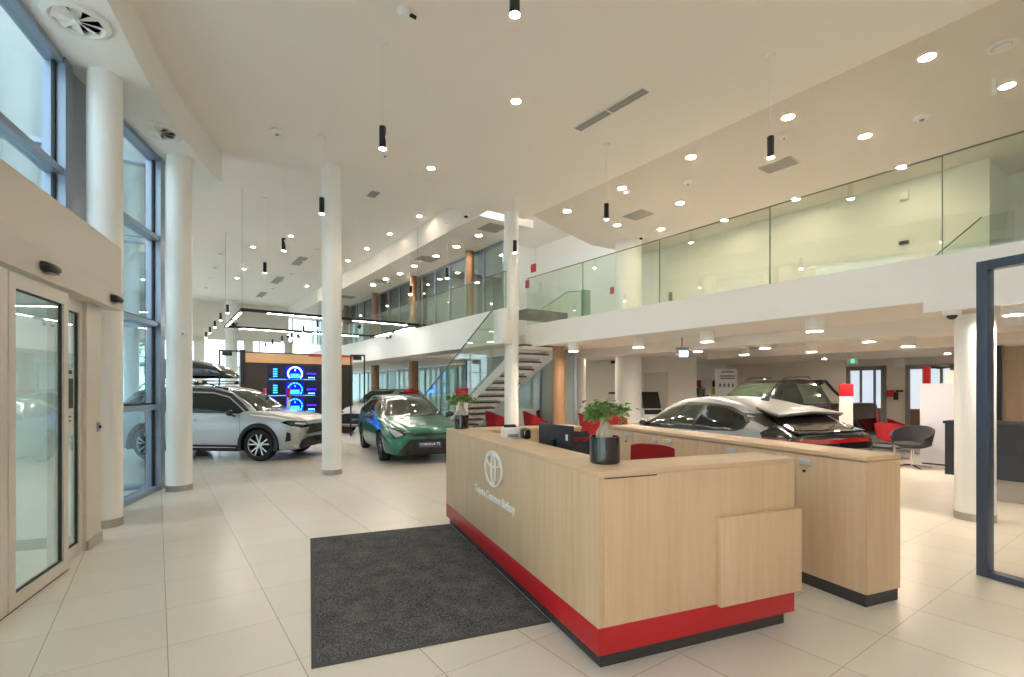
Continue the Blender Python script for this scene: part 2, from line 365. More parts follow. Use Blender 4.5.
window('window_3', NB(6.4, B0+.1, 3.3), E2*4.6, 2.3, 4, [0, 2.3], label='upper end window of the walkway')
window('window_4', NB(6.4, B0+.1, .1), E2*4.6, 2.4, 4, [0, 2.4], label='lower end window below the walkway')
# outside world
g = MB().box((-60, -30, -.25), (120, 0, 0), (0, 110, 0), (0, 0, .12)); struct('floor_outside', g, PAVE, 'pale paving outside the showroom')
def building(label, n, b, wn, wb, h, m, rows, cols):
    t = thing('building', label, 'building', NB(n, b, -.13), math.atan2(E2.y, E2.x))
    MB().box((0, 0, 0), (wn, 0, 0), (0, wb, 0), (0, 0, h)).build('wall', m, t)
    MB().box((-.1, -.1, h), (wn+.2, 0, 0), (0, wb+.2, 0), (0, 0, .25)).build('parapet', BLDW, t)
    for i in range(cols):
        for j in range(rows):
            MB().box(((i+.2)*wn/cols, -.03, 1+j*h/rows), (wn/cols*.6, 0, 0), (0, .05, 0), (0, 0, h/rows*.45)).build('window', CARGL, t)
building('blue grey clad building across the road beyond the far windows', -24, 62, 18, 8, 5.2, BLDB, 2, 6)
building('low pale building seen through the far windows beside a tree', 3, 70, 14, 8, 4.2, BLDW, 2, 5)
def tree(loc, label, h=6):
    t = thing('tree', label, 'tree', loc)
    MB().tube([(0, 0, 0), (.1, .05, h*.3), (0, .1, h*.6)], [.18, .14, .08], 8).build('trunk', BARKT, t)
    m = MB(); rnd = random.Random(3)
    for i in range(420):
        a, e, r = rnd.uniform(0, 2*PI), rnd.uniform(-.9, 1.4), rnd.uniform(.6, 1)*h*.34
        c = Vector((r*math.cos(a)*math.cos(e), r*math.sin(a)*math.cos(e), h*.66+r*math.sin(e)*.8))
        q = Vector((rnd.uniform(-1, 1), rnd.uniform(-1, 1), rnd.uniform(-.4, .4))).normalized()*.28; p = q.cross(UP).normalized()*.2
        m.add([c-q, c-p, c+q, c+p+Vector((0, 0, .08))], [(0, 1, 2, 3)])
    m.build('foliage', TREEL, t)
tree(NB(-1.5, 42, -.13), 'leafy green tree outside the far window', 6)
tree(NB(-9.5, 50, -.13), 'smaller yellow green tree outside behind the silver car', 5)
for i_, b_ in enumerate((17, 21.5, 26)): tree(NB(16.5+i_*.8, b_, -.13), 'bushy tree outside the lower office windows, '+('nearest the stairs', 'middle one', 'farthest from the stairs')[i_], 5)
building('tall pale building standing outside the left facade windows', -26, -14, 8, 34, 9, BLDW, 2, 3)
# walkway office glazing (G line)
def mull_wall(name, n, b0, b1, z0, z1, step, gm, fm, label, transom=None, w_=.05):
    f = MB(); k = max(1, round((b1-b0)/step)); st = (b1-b0)/k
    for i in range(k+1): f.box(NB(n-.04, b0+i*st-w_/2, z0), E2*.08, E1*w_, UP*(z1-z0))
    for z in [z0, z1-.06]+([transom] if transom else []): f.box(NB(n-.04, b0, z), E2*.08, E1*(b1-b0), UP*.06)
    r = f.build(name, fm); tag(r, label, kind=GS)
    for i in range(k): MB().box(NB(n-.008, b0+i*st+w_/2, z0+.05), E2*.016, E1*(st-w_), UP*(z1-z0-.1)).build('pane', gm, r)
    return r
mull_wall('window_5', 7.75, 11.3, 30.9, 3.05, 5.6, 1.05, OFFG, ALU, 'dark office glazing along the upper walkway')
mull_wall('window_6', 8.3, 9.05, 14.3, 0, 2.5, 1.3, FROSTG, ALU, 'grey film glazing behind the staircase')
mull_wall('window_7', 9.8, 14.6, 30.9, 0, 2.5, 1.5, FROST, ALU, 'translucent glazing under the walkway')
# office back walls
struct('wall_office_upper', MB().box(NB(10.6, 14.8, 3.05), E2*.15, E1*16.2, UP*2.55), mat('office_wall_grey', (176, 176, 172), .7), 'grey rear wall of the upper offices')
window('window_13', NB(11.1, 14.4, .02), E1*16.4, 2.48, 10, [0, .8, 2.48], label='outer windows of the lower offices')
# drape strips behind the translucent glazing
for i in range(26):
    b = 15+i*.6
    MBd = MB().box(NB(10.3, b, .02), E2*.03, E1*.16, UP*2.4); o = MBd.build('blind_slat', GREY if i % 2 else WARM)
    tag(o, 'hanging vertical blind strip behind the glass under the walkway', 'blind', 'vertical blind strips under the walkway')
# rear walls of gallery and ground floor
g = MB().box(NB(12.65, 2.6, 3.05), E2*.15, E1*13.7, UP*4.3)
struct('wall_gallery_rear', g, UWALL, 'long pale wall at the back of the gallery')
struct('wall_stairwell', MB().box(NB(7.85, 16.2, 2.6), E2*5.0, E1*.2, UP*4.8), UWALL, 'tall pale wall of the stairwell')
g = MB().box(NB(12.65, 2.45, 3.05), E2*1.4, E1*.15, UP*2.8).box(NB(14.0, -8, 3.05), E2*.15, E1*10.5, UP*2.8)
struct('wall_gallery_corner', g, UWALL, 'recessed gallery wall with a door')
g = MB().box(NB(12.65, 9.9, 0), E2*.15, E1*5.6, UP*2.54).box(NB(12.65, 9.75, 0), E2*1.6, E1*.15, UP*2.54)
struct('wall_service', g, WARM, 'warm white wall behind the fat column')
struct('wall_ground_rear', MB().box(NB(19.6, -12, 0), E2*.2, E1*24, UP*2.54), WARM, 'warm lit rear wall of the ground floor with two doors')
struct('wall_coffee_corner', MB().box(NB(14.2, 11.95, 0), E2*5.4, E1*.15, UP*2.54), WARM, 'partition beside the coffee corner')
# rear doors
def door_rear(name, px0, px1, label, top=2.3):
    a, b = on_n(px0, 19.55), on_n(px1, 19.55); x = b-a; xd = x.normalized(); L = x.length
    f = MB()
    for c in (0, L-.12): f.box(a+xd*c-E2*.08, xd*.12, E2*.12, UP*top)
    f.box(a-E2*.08+UP*(top-.14), x, E2*.12, UP*.14)
    r = f.build(name, GREY); tag(r, label, kind=GS)
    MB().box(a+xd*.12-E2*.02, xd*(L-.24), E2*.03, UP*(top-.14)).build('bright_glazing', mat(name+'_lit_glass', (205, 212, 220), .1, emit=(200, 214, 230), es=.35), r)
    for c in (.35, .7): MB().box(a+xd*(L*c)-E2*.05, xd*.07, E2*.03, UP*(top-.14)).build('mullion', GREY, r)
    MB().box(a+xd*.12-E2*.05, xd*(L-.24), E2*.03, UP*.9).build('lower_panel', mat(name+'_wood', (120, 84, 62), .5), r)
    return r
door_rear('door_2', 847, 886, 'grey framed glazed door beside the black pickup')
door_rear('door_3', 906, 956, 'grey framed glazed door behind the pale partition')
# gallery door
a = NB(13.95, 1.9, 3.05)
d4 = tag(MB().box(a, -E1*.12, -E2*.1, UP*2.2).box(a-E1*1.0, -E1*.12, -E2*.1, UP*2.2).box(a+UP*2.08, -E1*1.1, -E2*.1, UP*.12).build('door_4', GREY), 'wooden door with grey frame on the gallery', kind=GS)
MB().box(a-E1*.12, -E1*.88, -E2*.04, UP*2.08).build('door_leaf', PANELW, d4)
# ------------------------------------------------------------------ entrance facade on the left
Q0 = Vector((-3.80, 4.284, 0))
def Q(t, d=0, z=0): return Q0+DA*t-DB*d+UP*z      # t along the door plane, d outward
# door panels
def leaf(parent, t0, t1, d, z1, fw=.085, gm=DOORG, name='door_leaf'):
    f = MB(); T = .055
    f.box(Q(t0, d), DA*fw, -DB*T, UP*z1).box(Q(t1-fw, d), DA*fw, -DB*T, UP*z1)
    f.box(Q(t0+fw, d, z1-.1), DA*(t1-t0-2*fw), -DB*T, UP*.1).box(Q(t0+fw, d), DA*(t1-t0-2*fw), -DB*T, UP*.1)
    o = f.build(name, DOORF, parent)
    gk = MB(); a, b = t0+fw, t1-fw
    gk.box(Q(a, d+.015, .1), DA*.015, -DB*.02, UP*(z1-.2)).box(Q(b-.022, d+.015, .1), DA*.022, -DB*.02, UP*(z1-.2)).box(Q(a, d+.015, .1), DA*(b-a), -DB*.02, UP*.012).box(Q(a, d+.015, z1-.112), DA*(b-a), -DB*.02, UP*.012)
    gk.build('gasket', RUBBER, o)
    MB().box(Q(a, d+.022, .1), DA*(b-a), -DB*.012, UP*(z1-.2)).build('pane', gm, o); return o
d1 = thing('door_1', 'cream framed glass sliding entrance doors', None, kind=GS)
leaf(d1, -.915, .0, .0, 2.36); leaf(d1, -1.86, -.935, .0, 2.36)
leaf(d1, .0, .56, .09, 2.36, fw=.07, name='side_panel'); leaf(d1, -2.9, -1.9, .09, 2.36, fw=.07, name='side_panel')
MB().box(Q(-3.0, -.005, 0), DA*3.0, -DB*.12, UP*.006).build('threshold', BLACK, d1)
# door header
g = MB().box(Q(-6, -.03, 2.385), DA*7.2, -DB*.45, UP*.68)
struct('trim_5', g, HEADP, 'wide cream header box above the sliding doors', bevel=.004)
tag(MB().box(Q(-6, -.045, 2.385), DA*7.2, -DB*.012, UP*.19).build('trim_6', HEADP), 'lower header cover strip', kind=GS)
g = MB().box(Q(-6, .42, 2.45), DA*7.0, -DB*2.3, UP*.35); struct('ceiling_vestibule', g, CEIL, 'white ceiling of the entrance vestibule')
g = MB().box(Q(.56, .06), DA*.36, -DB*.12, UP*2.385); struct('wall_door_pier', g, HEADP, 'cream wall pier beside the side panel')
tag(MB().box(Q(.56, .045), DA*.36, -DB*.02, UP*.09).build('baseboard_pier', STEEL), 'steel skirting of the wall pier', kind=GS)
g = MB().box(Q(.80, .17), DA*.12, -DB*2.5, UP*2.45); struct('wall_vestibule', g, WHITE, 'white end wall of the vestibule')
tag(MB().box(Q(.785, .2), DA*.015, -DB*2.4, UP*.10).build('baseboard_vestibule', STEEL), 'steel skirting of the vestibule wall', kind=GS)
sk = thing('wall_socket', 'round white wall socket low on the vestibule wall', 'socket', Q(.79, .75, .42))
MB().lathe([(.045, 0), (.045, -.012), (.02, -.016), (0, -.012)], axis='Y', seg=20).build('socket_plate', SHELL, sk)
# outer vestibule glazing
f = MB()
for t in (-6, -4, -2.9, -1.86, -.93, 0, .9): f.box(Q(t, 2.6), DA*.08, -DB*.08, UP*2.45)
for z in (0, 2.37): f.box(Q(-6, 2.6, z), DA*7, -DB*.08, UP*.08)
ow = f.build('window_8', DOORF); tag(ow, 'outer glazing of the vestibule', kind=GS)
MB().box(Q(-6, 2.63, .08), DA*6.9, -DB*.012, UP*2.3).build('pane', WING, ow)
# upper window and second bay
W0 = Vector((-4.89, 5.45, 0)); CR = W0+DA*.62
def bay(name, a, b, rows, label, fr=.11, cols=1):
    a, b = Vector(a), Vector(b); x = b-a; xd = x.normalized(); L = x.length; nd = xd.cross(UP)   # nd points into the hall
    f = MB()
    for i in range(cols+1):
        c = (L-fr)*i/cols; f.box(a+xd*c-nd*.12+UP*rows[0], xd*fr, nd*.20, UP*(rows[-1]-rows[0]))
    for h in rows:
        hh = min(max(h-.035, rows[0]), rows[-1]-.07); f.box(a-nd*.10+UP*hh, x, nd*.16, UP*.07)
    r = f.build(name, ALU); tag(r, label, kind=GS)
    for i in range(cols):
        o = a+xd*((L-fr)*i/cols+fr); wd = (L-fr)/cols-fr
        gk = MB()
        for j in range(len(rows)-1):
            z0, z1 = rows[j]+.04, rows[j+1]-.04
            gk.box(o+xd*(wd-.035)-nd*.03+UP*z0, xd*.035, nd*.03, UP*(z1-z0)).box(o-nd*.03+UP*z0, xd*wd, nd*.03, UP*.025)
            MB().box(o-nd*.02+UP*z0, xd*wd, nd*.012, UP*(z1-z0)).build('pane', WING, r)
        gk.build('gasket', RUBBER, r)
    return r
bay('window_9', W0+DA*-9, W0+DA*.0, [2.8, 3.86, 5.08], 'upper facade windows over the entrance', cols=3, fr=.17)
bay('window_10', (-5.0, 6.0, 0), (-5.47, 7.75, 0), [0, 1.27, 2.52, 3.83, 5.08], 'tall blue grey framed facade window between the columns', fr=.16)
struct('trim_7', MB().prism([W0+DA*.0+UP*0, (-5.0, 6.0, 0), (-5.12, 6.0, 0), W0-DB*.12], UP*5.08), ALU, 'facade corner post behind the first column')
# facade beyond second column runs along the building grid, out of sight
fr0 = Vector((-5.55, 7.85, 0)); fr1 = NB(-8.0, 9.7)
bay('window_11', fr1, fr0, [0, 1.27, 2.52, 3.83, 5.08], 'facade windows turning away behind the second column', cols=4, fr=.14)
struct('wall_facade_top', MB().box(fr0+UP*5.08, fr1-fr0, E1*.2, UP*4.6), FACEX, 'white band above the turning facade')
struct('wall_showroom_side', MB().box(NB(-8.2, 9.7, 4.2), E2*.2, E1*21.5, UP*2.1).box(NB(-8.2, 9.7, 0), E2*.2, E1*21.5, UP*.3), WHITE, 'side wall of the showroom')
bay('window_12', NB(-8.1, 9.8), NB(-8.1, 31.0), [.3, 1.6, 2.9, 4.2], 'side windows of the showroom', cols=8)
struct('wall_rear', MB().box((-1.2, -6.6, 0), (14.5, 0, 0), (0, -.2, 0), UP*6.0), WHITE, 'white rear wall of the hall')
struct('wall_right_end', MB().box((13.3, -6.6, 0), (.2, 0, 0), (0, 8.6, 0), UP*6.0), WHITE, 'white end wall of the hall')
# curved bulkhead with soffit
pts = [(-1.4, 0), (-3.0, 3.0), (-3.69, 4.57), (-4.02, 5.35), (-4.32, 6.1), (-4.62, 7.0), (-4.86, 7.9), (-4.97, 8.55), (-5.08, 8.72), (-5.30, 8.86), (-5.8, 9.08), (-6.1, 8.6), (-5.6, 7.8), (-5.2, 6.1), (-5.0, 5.45), (-2.0, -1.9), (-.2, -1.9)]
struct('ceiling_bulkhead', MB().prism([(x, y, 5.08) for x, y in pts], (0, 0, .55)), FASC, 'curved white bulkhead along the facade')
# columns
def column(label, x, y, r, z1, z0=0, m=COLP, band=True, name='white_column', skirt=STEEL):
    t = thing(name, label, 'column', (x, y, z0), kind='thing')
    MB().lathe([(r, 0), (r, z1-z0)], seg=48).build('shaft', m, t)
    if band: MB().lathe([(r+.006, 0), (r+.006, .085), (r, .088)], seg=48).build('skirting_ring', skirt, t)
    return t
column('white round column beside the entrance door header', -4.60, 5.65, .165, 5.08)
column('white round column at the end of the tall facade window', -5.09, 7.65, .17, 5.08)
column('slim white round column between the silver and green cars', -3.28, 9.10, .17, 5.6)
column('white round column rising behind the reception desk', -.01, 11.5, .165, 5.6)
column('white round column behind the blue grey portal frame', 5.49, 5.93, .185, 2.42)
column('thin white round column left of the bonsai plant, under the gallery', 2.03, 14.8, .15, 2.54)
column('fat white round column below and above the gallery', 3.42, 14.7, .38, 2.54, band=False)
column('fat white round column standing on the gallery floor', 3.42, 14.7, .38, 5.85, z0=3.05, band=False)
column('white column at the far showroom windows', *NB(-1.0, 30.2)[:2], .3, 6.2, band=False)
column('white column by the far corner windows', *NB(3.2, 30.2)[:2], .3, 6.2, band=False)
for i, b in enumerate((12.79, 16.8, 20.7, 24.7)):
    p = NB(7.55, b); wh = ['beside the staircase glass', 'second from the stairs', 'third from the stairs', 'farthest from the stairs'][i]
    column('wood clad column on the upper walkway, '+wh, p.x, p.y, .125, 5.6, z0=3.05, m=WALN, band=False, name='wooden_column')
    if i: column('wood clad column on the ground floor under the walkway, '+['', 'nearest the stairs', 'behind the green car', 'beside the display wall'][i], p.x, p.y, .175, 2.54, m=WALN, band=False, name='wooden_column')
column('wood clad column under the gallery beside two red chairs', 1.10, 11.75, .145, 2.54, m=WALN, band=False, name='wooden_column')
# ================================================================== BALUSTRADES AND STAIRCASE
def balustrade(label, n, b0, b1, z0, z1, step, group=None, off=0):
    t = thing('glass_balustrade', label, 'balustrade', NB(n, b0, z0), math.atan2(E1.y, E1.x))
    L = b1-b0; k = max(1, round(L/step)); st = L/k
    for i in range(k):
        MB().box((i*st+.008, -.009, 0), (st-.016, 0, 0), (0, .018, 0), (0, 0, z1-z0)).build('glass_panel', BALG, t)
        MB().box((i*st+.001, -.011, 0), (.008, 0, 0), (0, .022, 0), (0, 0, z1-z0)).build('panel_edge', GEDGE, t)
    MB().box((0, -.013, z1-z0), (L, 0, 0), (0, .026, 0), (0, 0, .012)).build('top_cap', mat('cap_steel', (120, 120, 112), .3, .8), t)
    return t
balustrade('long clear glass balustrade on the gallery edge', 7.22, -6.0, 9.57, 3.05, 4.17, 1.9)
balustrade('clear glass balustrade on the walkway above the showroom', 6.19, 8.95, 30.9, 3.3, 4.10, 1.75)
t = thing('glass_balustrade', 'short glass stair guard with sloping top on the gallery by the door', 'balustrade', NB(10.4, 1.75, 3.05), math.atan2(E1.y, E1.x))
MB().prism([(0, 0, 0), (1.0, 0, 0), (1.0, 0, .6), (.35, 0, 1.15), (0, 0, 1.15)], (0, .018, 0)).build('glass_panel', BALG, t)
MB().tube([(1.0, .009, 0), (1.0, .009, .6), (.35, .009, 1.15)], .012, 6).build('handrail', BLKM, t)
# staircase
st = thing('staircase', 'open white staircase with dark wooden treads and glass side rising to the gallery', 'staircase', NB(7.4, 13.9, 0), 0)
PT = .57; NL, NR = 6.92, 7.95
def zs(b): return 1.77-PT*(b-10.83)
TREADW = wood('tread_wood', (120, 92, 70), (94, 70, 52), axis='X')
for n, nm in ((NR, 1), (NL, 0)):
    b0, b1 = 13.93, (9.1 if nm else 9.78)
    MB().prism([NB(n, b0, 0), NB(n, b1, zs(b1)-.26), NB(n, b1, zs(b1)+.03), NB(n, b0-.1, zs(b0-.1)+.05), NB(n, b0, .0)][:4], E2*(.04 if n == NR else -.04)).build('stringer', FASC, st, world=True)
nt_ = 15
for i in range(nt_):
    b = 13.75-i*(.175/PT); z = zs(b)+.03
    MB().box(NB(NL, b-.15, z-.045), E2*(NR-NL), E1*.30, UP*.045).build('tread', TREADW, st, world=True, bevel=.004)
    MB().box(NB(NL, b-.14, z-.12), E2*(NR-NL), E1*.27, UP*.075).build('tread_tray', FASC, st, world=True)
# glass side with clamps, rail falls with the stair
def zr(b): return 3.34-.56*(b-9.24)
gl = MB(); bs = [9.26, 10.55, 11.8, 13.1]
for b0, b1 in zip(bs[:-1], bs[1:]):
    MB().prism([NB(6.06, b0+.01, zr(b0)-1.32), NB(6.06, b1-.01, max(.02, zr(b1)-1.32)), NB(6.06, b1-.01, zr(b1)), NB(6.06, b0+.01, zr(b0))], E2*.018).build('glass_panel', BALG, st, world=True)
    for k in (.2, .8):
        b = b0+(b1-b0)*k
        for dz in (-1.2, -.98):
            MB().lathe([(.028, 0), (.028, .05), (0, .05)], NB(6.04, b, zr(b)+dz), 12, 'Y').build('glass_clamp', STEEL, st, world=True)
MB().prism([NB(6.05, 9.26, zr(9.3)-.01), NB(6.05, 13.1, zr(13.1)-.01), NB(6.05, 13.1, zr(13.1)+.012), NB(6.05, 9.26, zr(9.3)+.012)], E2*.03).build('handrail', MATS['cap_steel'], st, world=True)
# upper landing beam with its own glass
ul = thing('stair_landing', 'dark edged landing of the upper stair seen through the gallery glass', 'landing', NB(8.0, 10.2, 3.05))
MB().box(NB(7.65, 10.1, 3.42), E2*1.35, E1*.9, UP*.16).build('landing_edge', mat('landing_grey', (96, 98, 96), .5), ul, world=True)
MB().prism([NB(8.95, 10.1, 3.05), NB(9.5, 10.1, 3.05), NB(9.5, 10.1, 4.22), NB(9.0, 10.1, 4.15), NB(8.1, 10.1, 3.6), NB(8.95, 10.1, 3.5)], E1*.02).build('glass_panel', BALG, ul, world=True)
MB().tube([NB(8.1, 10.1, 3.6), NB(9.0, 10.1, 4.15), NB(9.5, 10.1, 4.22)], .018, 6).build('handrail', STEEL, ul, world=True)
MB().box(NB(9.45, 10.0, 3.05), E2*.3, E1*.05, UP*1.2).build('glass_post', GEDGE, ul, world=True)
# ================================================================== RECEPTION DESK
D0 = (.471, 2.73, 0)
def D(a, b, z=0): return DQ(D0, a, b, z)
LW, EW, TZ = 3.27, 1.50, 1.093
desk = thing('reception_desk', 'long oak reception desk with red band, white round emblem and lettering', 'reception desk', D(0, 0), math.atan2(DA.y, DA.x))
WT = .33
def U(pa0, pb0, da, db, z0, z1, nm, m, bev=.002):
    return MB().box(D(pa0, pb0, z0), DA*da, DB*db, UP*(z1-z0)).build(nm, m, desk, world=True, bevel=bev)
U(0, 0, LW, .04, .235, TZ-.035, 'front_panel', OAK)
U(0, .04, .04, EW-.04, .235, TZ-.035, 'end_panel', OAK)
U(LW-.04, .04, .04, EW-.04+.1, .235, TZ-.035, 'end_panel', OAK)
# inner side panels
U(.04, .27, LW-.3, .03, .1, TZ-.035, 'inner_panel', OAK); U(.27, .30, .03, EW-.3, .1, TZ-.035, 'inner_panel', OAK); U(LW-.30, .30, .03, EW-.2, .1, TZ-.035, 'inner_panel', OAK)
U(.04, EW-.03, .23, .03, .1, TZ-.035, 'inner_panel', OAK)
# red band
U(0, 0, LW, .035, .085, .235, 'red_band', RED, .001); U(0, .035, .035, EW-.035, .085, .235, 'red_band', RED, .001); U(LW-.035, .035, .035, EW+.06, .085, .235, 'red_band', RED, .001)
U(.035, .035, LW-.07, .03, 0, .09, 'plinth', PLINTH, .001); U(.035, .065, .03, EW-.12, 0, .09, 'plinth', PLINTH, .001); U(LW-.065, .065, .03, EW-.06, 0, .09, 'plinth', PLINTH, .001)
# counter top in U shape
top = MB().prism([D(0, 0, TZ-.035), D(LW, 0, TZ-.035), D(LW, EW+.1, TZ-.035), D(LW-WT, EW+.1, TZ-.035), D(LW-WT, WT, TZ-.035), D(WT, WT, TZ-.035), D(WT, EW, TZ-.035), D(0, EW, TZ-.035)], UP*.035)
top.build('counter_top', OAKH, desk, world=True, bevel=.002)
U(.30, .30, LW-.62, .62, .70, .735, 'work_surface', OAKH)
# raised access panel on the end
U(-.03, .84, .03, .69, .225, .765, 'access_panel', OAK)
U(-.002, .0405, .002, .35, TZ-.042, TZ-.036, 'shadow_gap', PLINTH, 0)
# emblem (three ellipses) and lettering on the front
Mf = frame(D(1.66, -.003, .865), -DA, UP)      # x to the right seen from outside, y up
def ell_ring(mb, cx, cy, a, b, ta, tb, z=.008, seg=64):
    vs_ = []; fs = []
    for i in range(seg):
        c, s_ = math.cos(2*PI*i/seg), math.sin(2*PI*i/seg)
        vs_ += [(cx+a*c, cy+b*s_, 0), (cx+a*c, cy+b*s_, z), (cx+(a-ta)*c, cy+(b-tb)*s_, z), (cx+(a-ta)*c, cy+(b-tb)*s_, 0)]
    for i in range(seg):
        j = (i+1) % seg
        for k in range(4): fs.append((i*4+k, j*4+k, j*4+(k+1) % 4, i*4+(k+1) % 4))
    mb.add(vs_, fs)
def emblem(mb, w_, h_, M=None, t=.1, z=.008):
    m2 = MB(); ell_ring(m2, 0, 0, w_/2, h_/2, w_*t*.5, h_*t*.58, z); ell_ring(m2, 0, -h_*.01, w_*.13, h_*.475, w_*.042, h_*.045, z*.96); ell_ring(m2, 0, h_*.22, w_*.40, h_*.195, w_*.045, h_*.05, z*.92)
    o = len(mb.v); mb.v += [(M @ p if M else p) for p in m2.v]; mb.f += [tuple(i+o for i in f) for f in m2.f]; mb.m += m2.m; return mb
def relM(M): return wmat(desk).inverted() @ M
lg = emblem(MB(), .43, .305, Mf, z=.012); lg.build('emblem', LETW, desk, world=True)
text_mesh('Toyota Centrum Bielany', .098, 'lettering', LETW, desk, relM(frame(D(1.68, -.003, .583), -DA, UP)), ext=.004)
# ---- storage cabinets behind
C0 = Vector((2.49, 3.52, 0))
def Cc(a, b, z=0): return C0+DA*a+DB*b+UP*z
CZ = 1.07; CD = .385
doors_units = [(0, 1.1, [(0, .55, .46), (.55, 1.1, .66)]), (1.1, 1.65, [(1.1, 1.65, 1.2)]), (1.65, 2.73, [(1.65, 2.19, 2.08), (2.19, 2.73, 2.31)]), (2.73, 3.28, [(2.73, 3.28, 2.85)])]
lab = ['oak storage cabinet at the end of the row, showing its side panel', 'narrow single door oak cabinet next to the end cabinet of the row', 'two door oak cabinet behind the red desk chair', 'single door oak cabinet at the far end of the row by the bonsai']
for (a0, a1, ds), lb in zip(doors_units, lab):
    t = thing('storage_cabinet', lb, 'cabinet', Cc(a0, 0), math.atan2(DA.y, DA.x))
    MB().box(Cc(a0+.001, .022, .09), DA*(a1-a0-.002), DB*(CD-.022), UP*(CZ-.13)).build('body', OAK, t, world=True)
    MB().box(Cc(a0+(.012 if a0 == 0 else .001), .02, 0), DA*(a1-a0-.013), DB*(CD-.03), UP*.09).build('plinth', PLINTH, t, world=True)
    for x0, x1, hx in ds:
        d = MB().box(Cc(x0+.003, 0, .095), DA*(x1-x0-.006), DB*.02, UP*(CZ-.14)).build('door', OAK, t, world=True, bevel=.001)
        h = MB().box(Cc(hx-.05, -.012, .945), DA*.10, DB*.014, UP*.05)
        h.build('handle', HANDL, d, world=True, bevel=.003)
        MB().lathe([(.011, 0), (.011, .012), (0, .012)], Cc(hx, -.014, .90), 12, 'Y').build('lock', BLKM, d, world=True)
    if a0 == 0:
        MB().box(Cc(-.012, .0, .30), DA*.012, DB*.035, UP*.47).build('side_strip', OAK, t, world=True)
wt_ = MB().box(Cc(-.004, -.004, CZ-.035), DA*3.29, DB*(CD+.004), UP*.035).build('cabinet_worktop', OAKH, bevel=.002)
tag(wt_, 'continuous oak worktop running over the row of storage cabinets', 'worktop')
# ---- entrance mat
mt = thing('entrance_mat', 'large dark grey carpet mat in front of the reception desk', 'mat', (-.55, 4.0, 0))
M0 = Vector((-1.108, 2.76, 0))
MB().box(M0+DA*.03+DB*.03, DA*2.515, DB*1.417, UP*.010).build('pile', CARPET, mt, world=True)
bd = MB()
bd.box(M0, DA*.03, DB*1.472, UP*.008).box(M0+DA*2.545, DA*.03, DB*1.472, UP*.008).box(M0+DA*.03, DA*2.515, DB*.03, UP*.008).box(M0+DA*.03+DB*1.447, DA*2.515, DB*.025, UP*.008)
bd.build('rubber_border', mat('mat_border', (78, 76, 74), .8), mt, world=True)
# ---- bonsai plants
def bonsai(label, loc, r, h, hh, seed, n=150, lz=1.0):
    t = thing('potted_bonsai', label, 'plant', loc); rnd = random.Random(seed)
    MB().lathe([(r*.93, 0), (r, .008), (r, h), (r*.93, h), (r*.93, h-.02), (0, h-.02)], seg=48).build('pot', CERAM, t)
    MB().lathe([(r*.92, h-.03), (r*.92, h-.012), (0, h-.008)], seg=24).build('soil', SOIL, t)
    s = hh
    tr = MB().tube([(0, 0, h-.02), (0, 0, h+.02*s), (.004, 0, h+.06*s), (-.004, 0, h+.10*s), (.008, 0, h+.145*s)], [.036*s, .046*s, .034*s, .02*s, .018*s], 14)
    for k in range(5):
        a = 2*PI*k/5+.4; tr.tube([(.016*s*math.cos(a), .016*s*math.sin(a), h+.055*s), (.038*s*math.cos(a), .038*s*math.sin(a), h+.02*s), (.044*s*math.cos(a), .044*s*math.sin(a), h-.02)], [.016*s, .017*s, .012*s], 8)
    tips = []
    for k in range(9):
        a = 2*PI*k/9+rnd.uniform(-.3, .3); l = rnd.uniform(.09, .14)*s
        p = [Vector((.008, 0, h+.12*s)), Vector((l*.5*math.cos(a), l*.5*math.sin(a), h+.165*s)), Vector((l*math.cos(a), l*math.sin(a), h+rnd.uniform(.12, .19)*s))]
        tr.tube(p, [.012*s, .008*s, .004*s], 7); tips += p[1:]+[p[2], (p[1]+p[2])/2]
    tr.build('trunk', BARK, t)
    lf = MB()
    for i in range(n):
        c = rnd.choice(tips)+Vector((rnd.gauss(0, .022), rnd.gauss(0, .022), rnd.gauss(.006, .02)))*s
        a = rnd.uniform(0, 2*PI); tl = rnd.uniform(-.9, .2); d = Vector((math.cos(a)*math.cos(tl), math.sin(a)*math.cos(tl), math.sin(tl))); L = rnd.uniform(.035, .052)*s
        sd = (d.cross(UP)).normalized()*L*.36; up = sd.cross(d).normalized()*L*.1
        lf.add([c, c+d*L*.35+sd+up, c+d*L*.75+sd*.7+up*.6, c+d*L, c+d*L*.75-sd*.7+up*.6, c+d*L*.35-sd+up, c+d*L*.5-up*.4], [(0, 1, 6), (1, 2, 6), (2, 3, 6), (3, 4, 6), (4, 5, 6), (5, 0, 6)])
    lf.build('leaves', LEAF, t); return t
bonsai('bonsai fig in a glossy black pot on the near corner of the desk', (.572, 3.08, TZ), .093, .165, 1.0, 5, 300)
bonsai('small bonsai fig in a black pot on the far end of the desk', (-.575, 5.70, TZ), .082, .155, 1.15, 9, 240)
# ---- desk objects
pr = thing('label_printer', 'small white box device on the desk beside the round column', 'desk device', (.0, 4.35, TZ), math.atan2(DB.y, DB.x))
pr.location = at_z(510.5, 439.0, TZ) + Vector((0, .07, 0))
MB().cbox((0, 0, .05), .15, .13, .10, bev=.012).build('body', SHELL, pr)
MB().cbox((.0, -.066, .03), .10, .006, .03).build('slot', GREYPL, pr)
MB().box((-.06, .0, .10), (.12, 0, 0), (0, .03, .025), (0, .004, -.004)).build('paper_edge', BLKM, pr)
ph = thing('desk_phone', 'black rounded desk device next to the white box', 'desk device', at_z(526, 439.7, TZ)+Vector((0, .07, 0)), .3)
MB().cbox((0, 0, .05), .075, .12, .10, bev=.025).build('body', BLACK, ph)
MB().lathe([(.035, 0), (.035, .01), (.028, .014), (0, .012)], (0, -.055, .06), 20, 'Y').build('dial', GREYPL, ph)
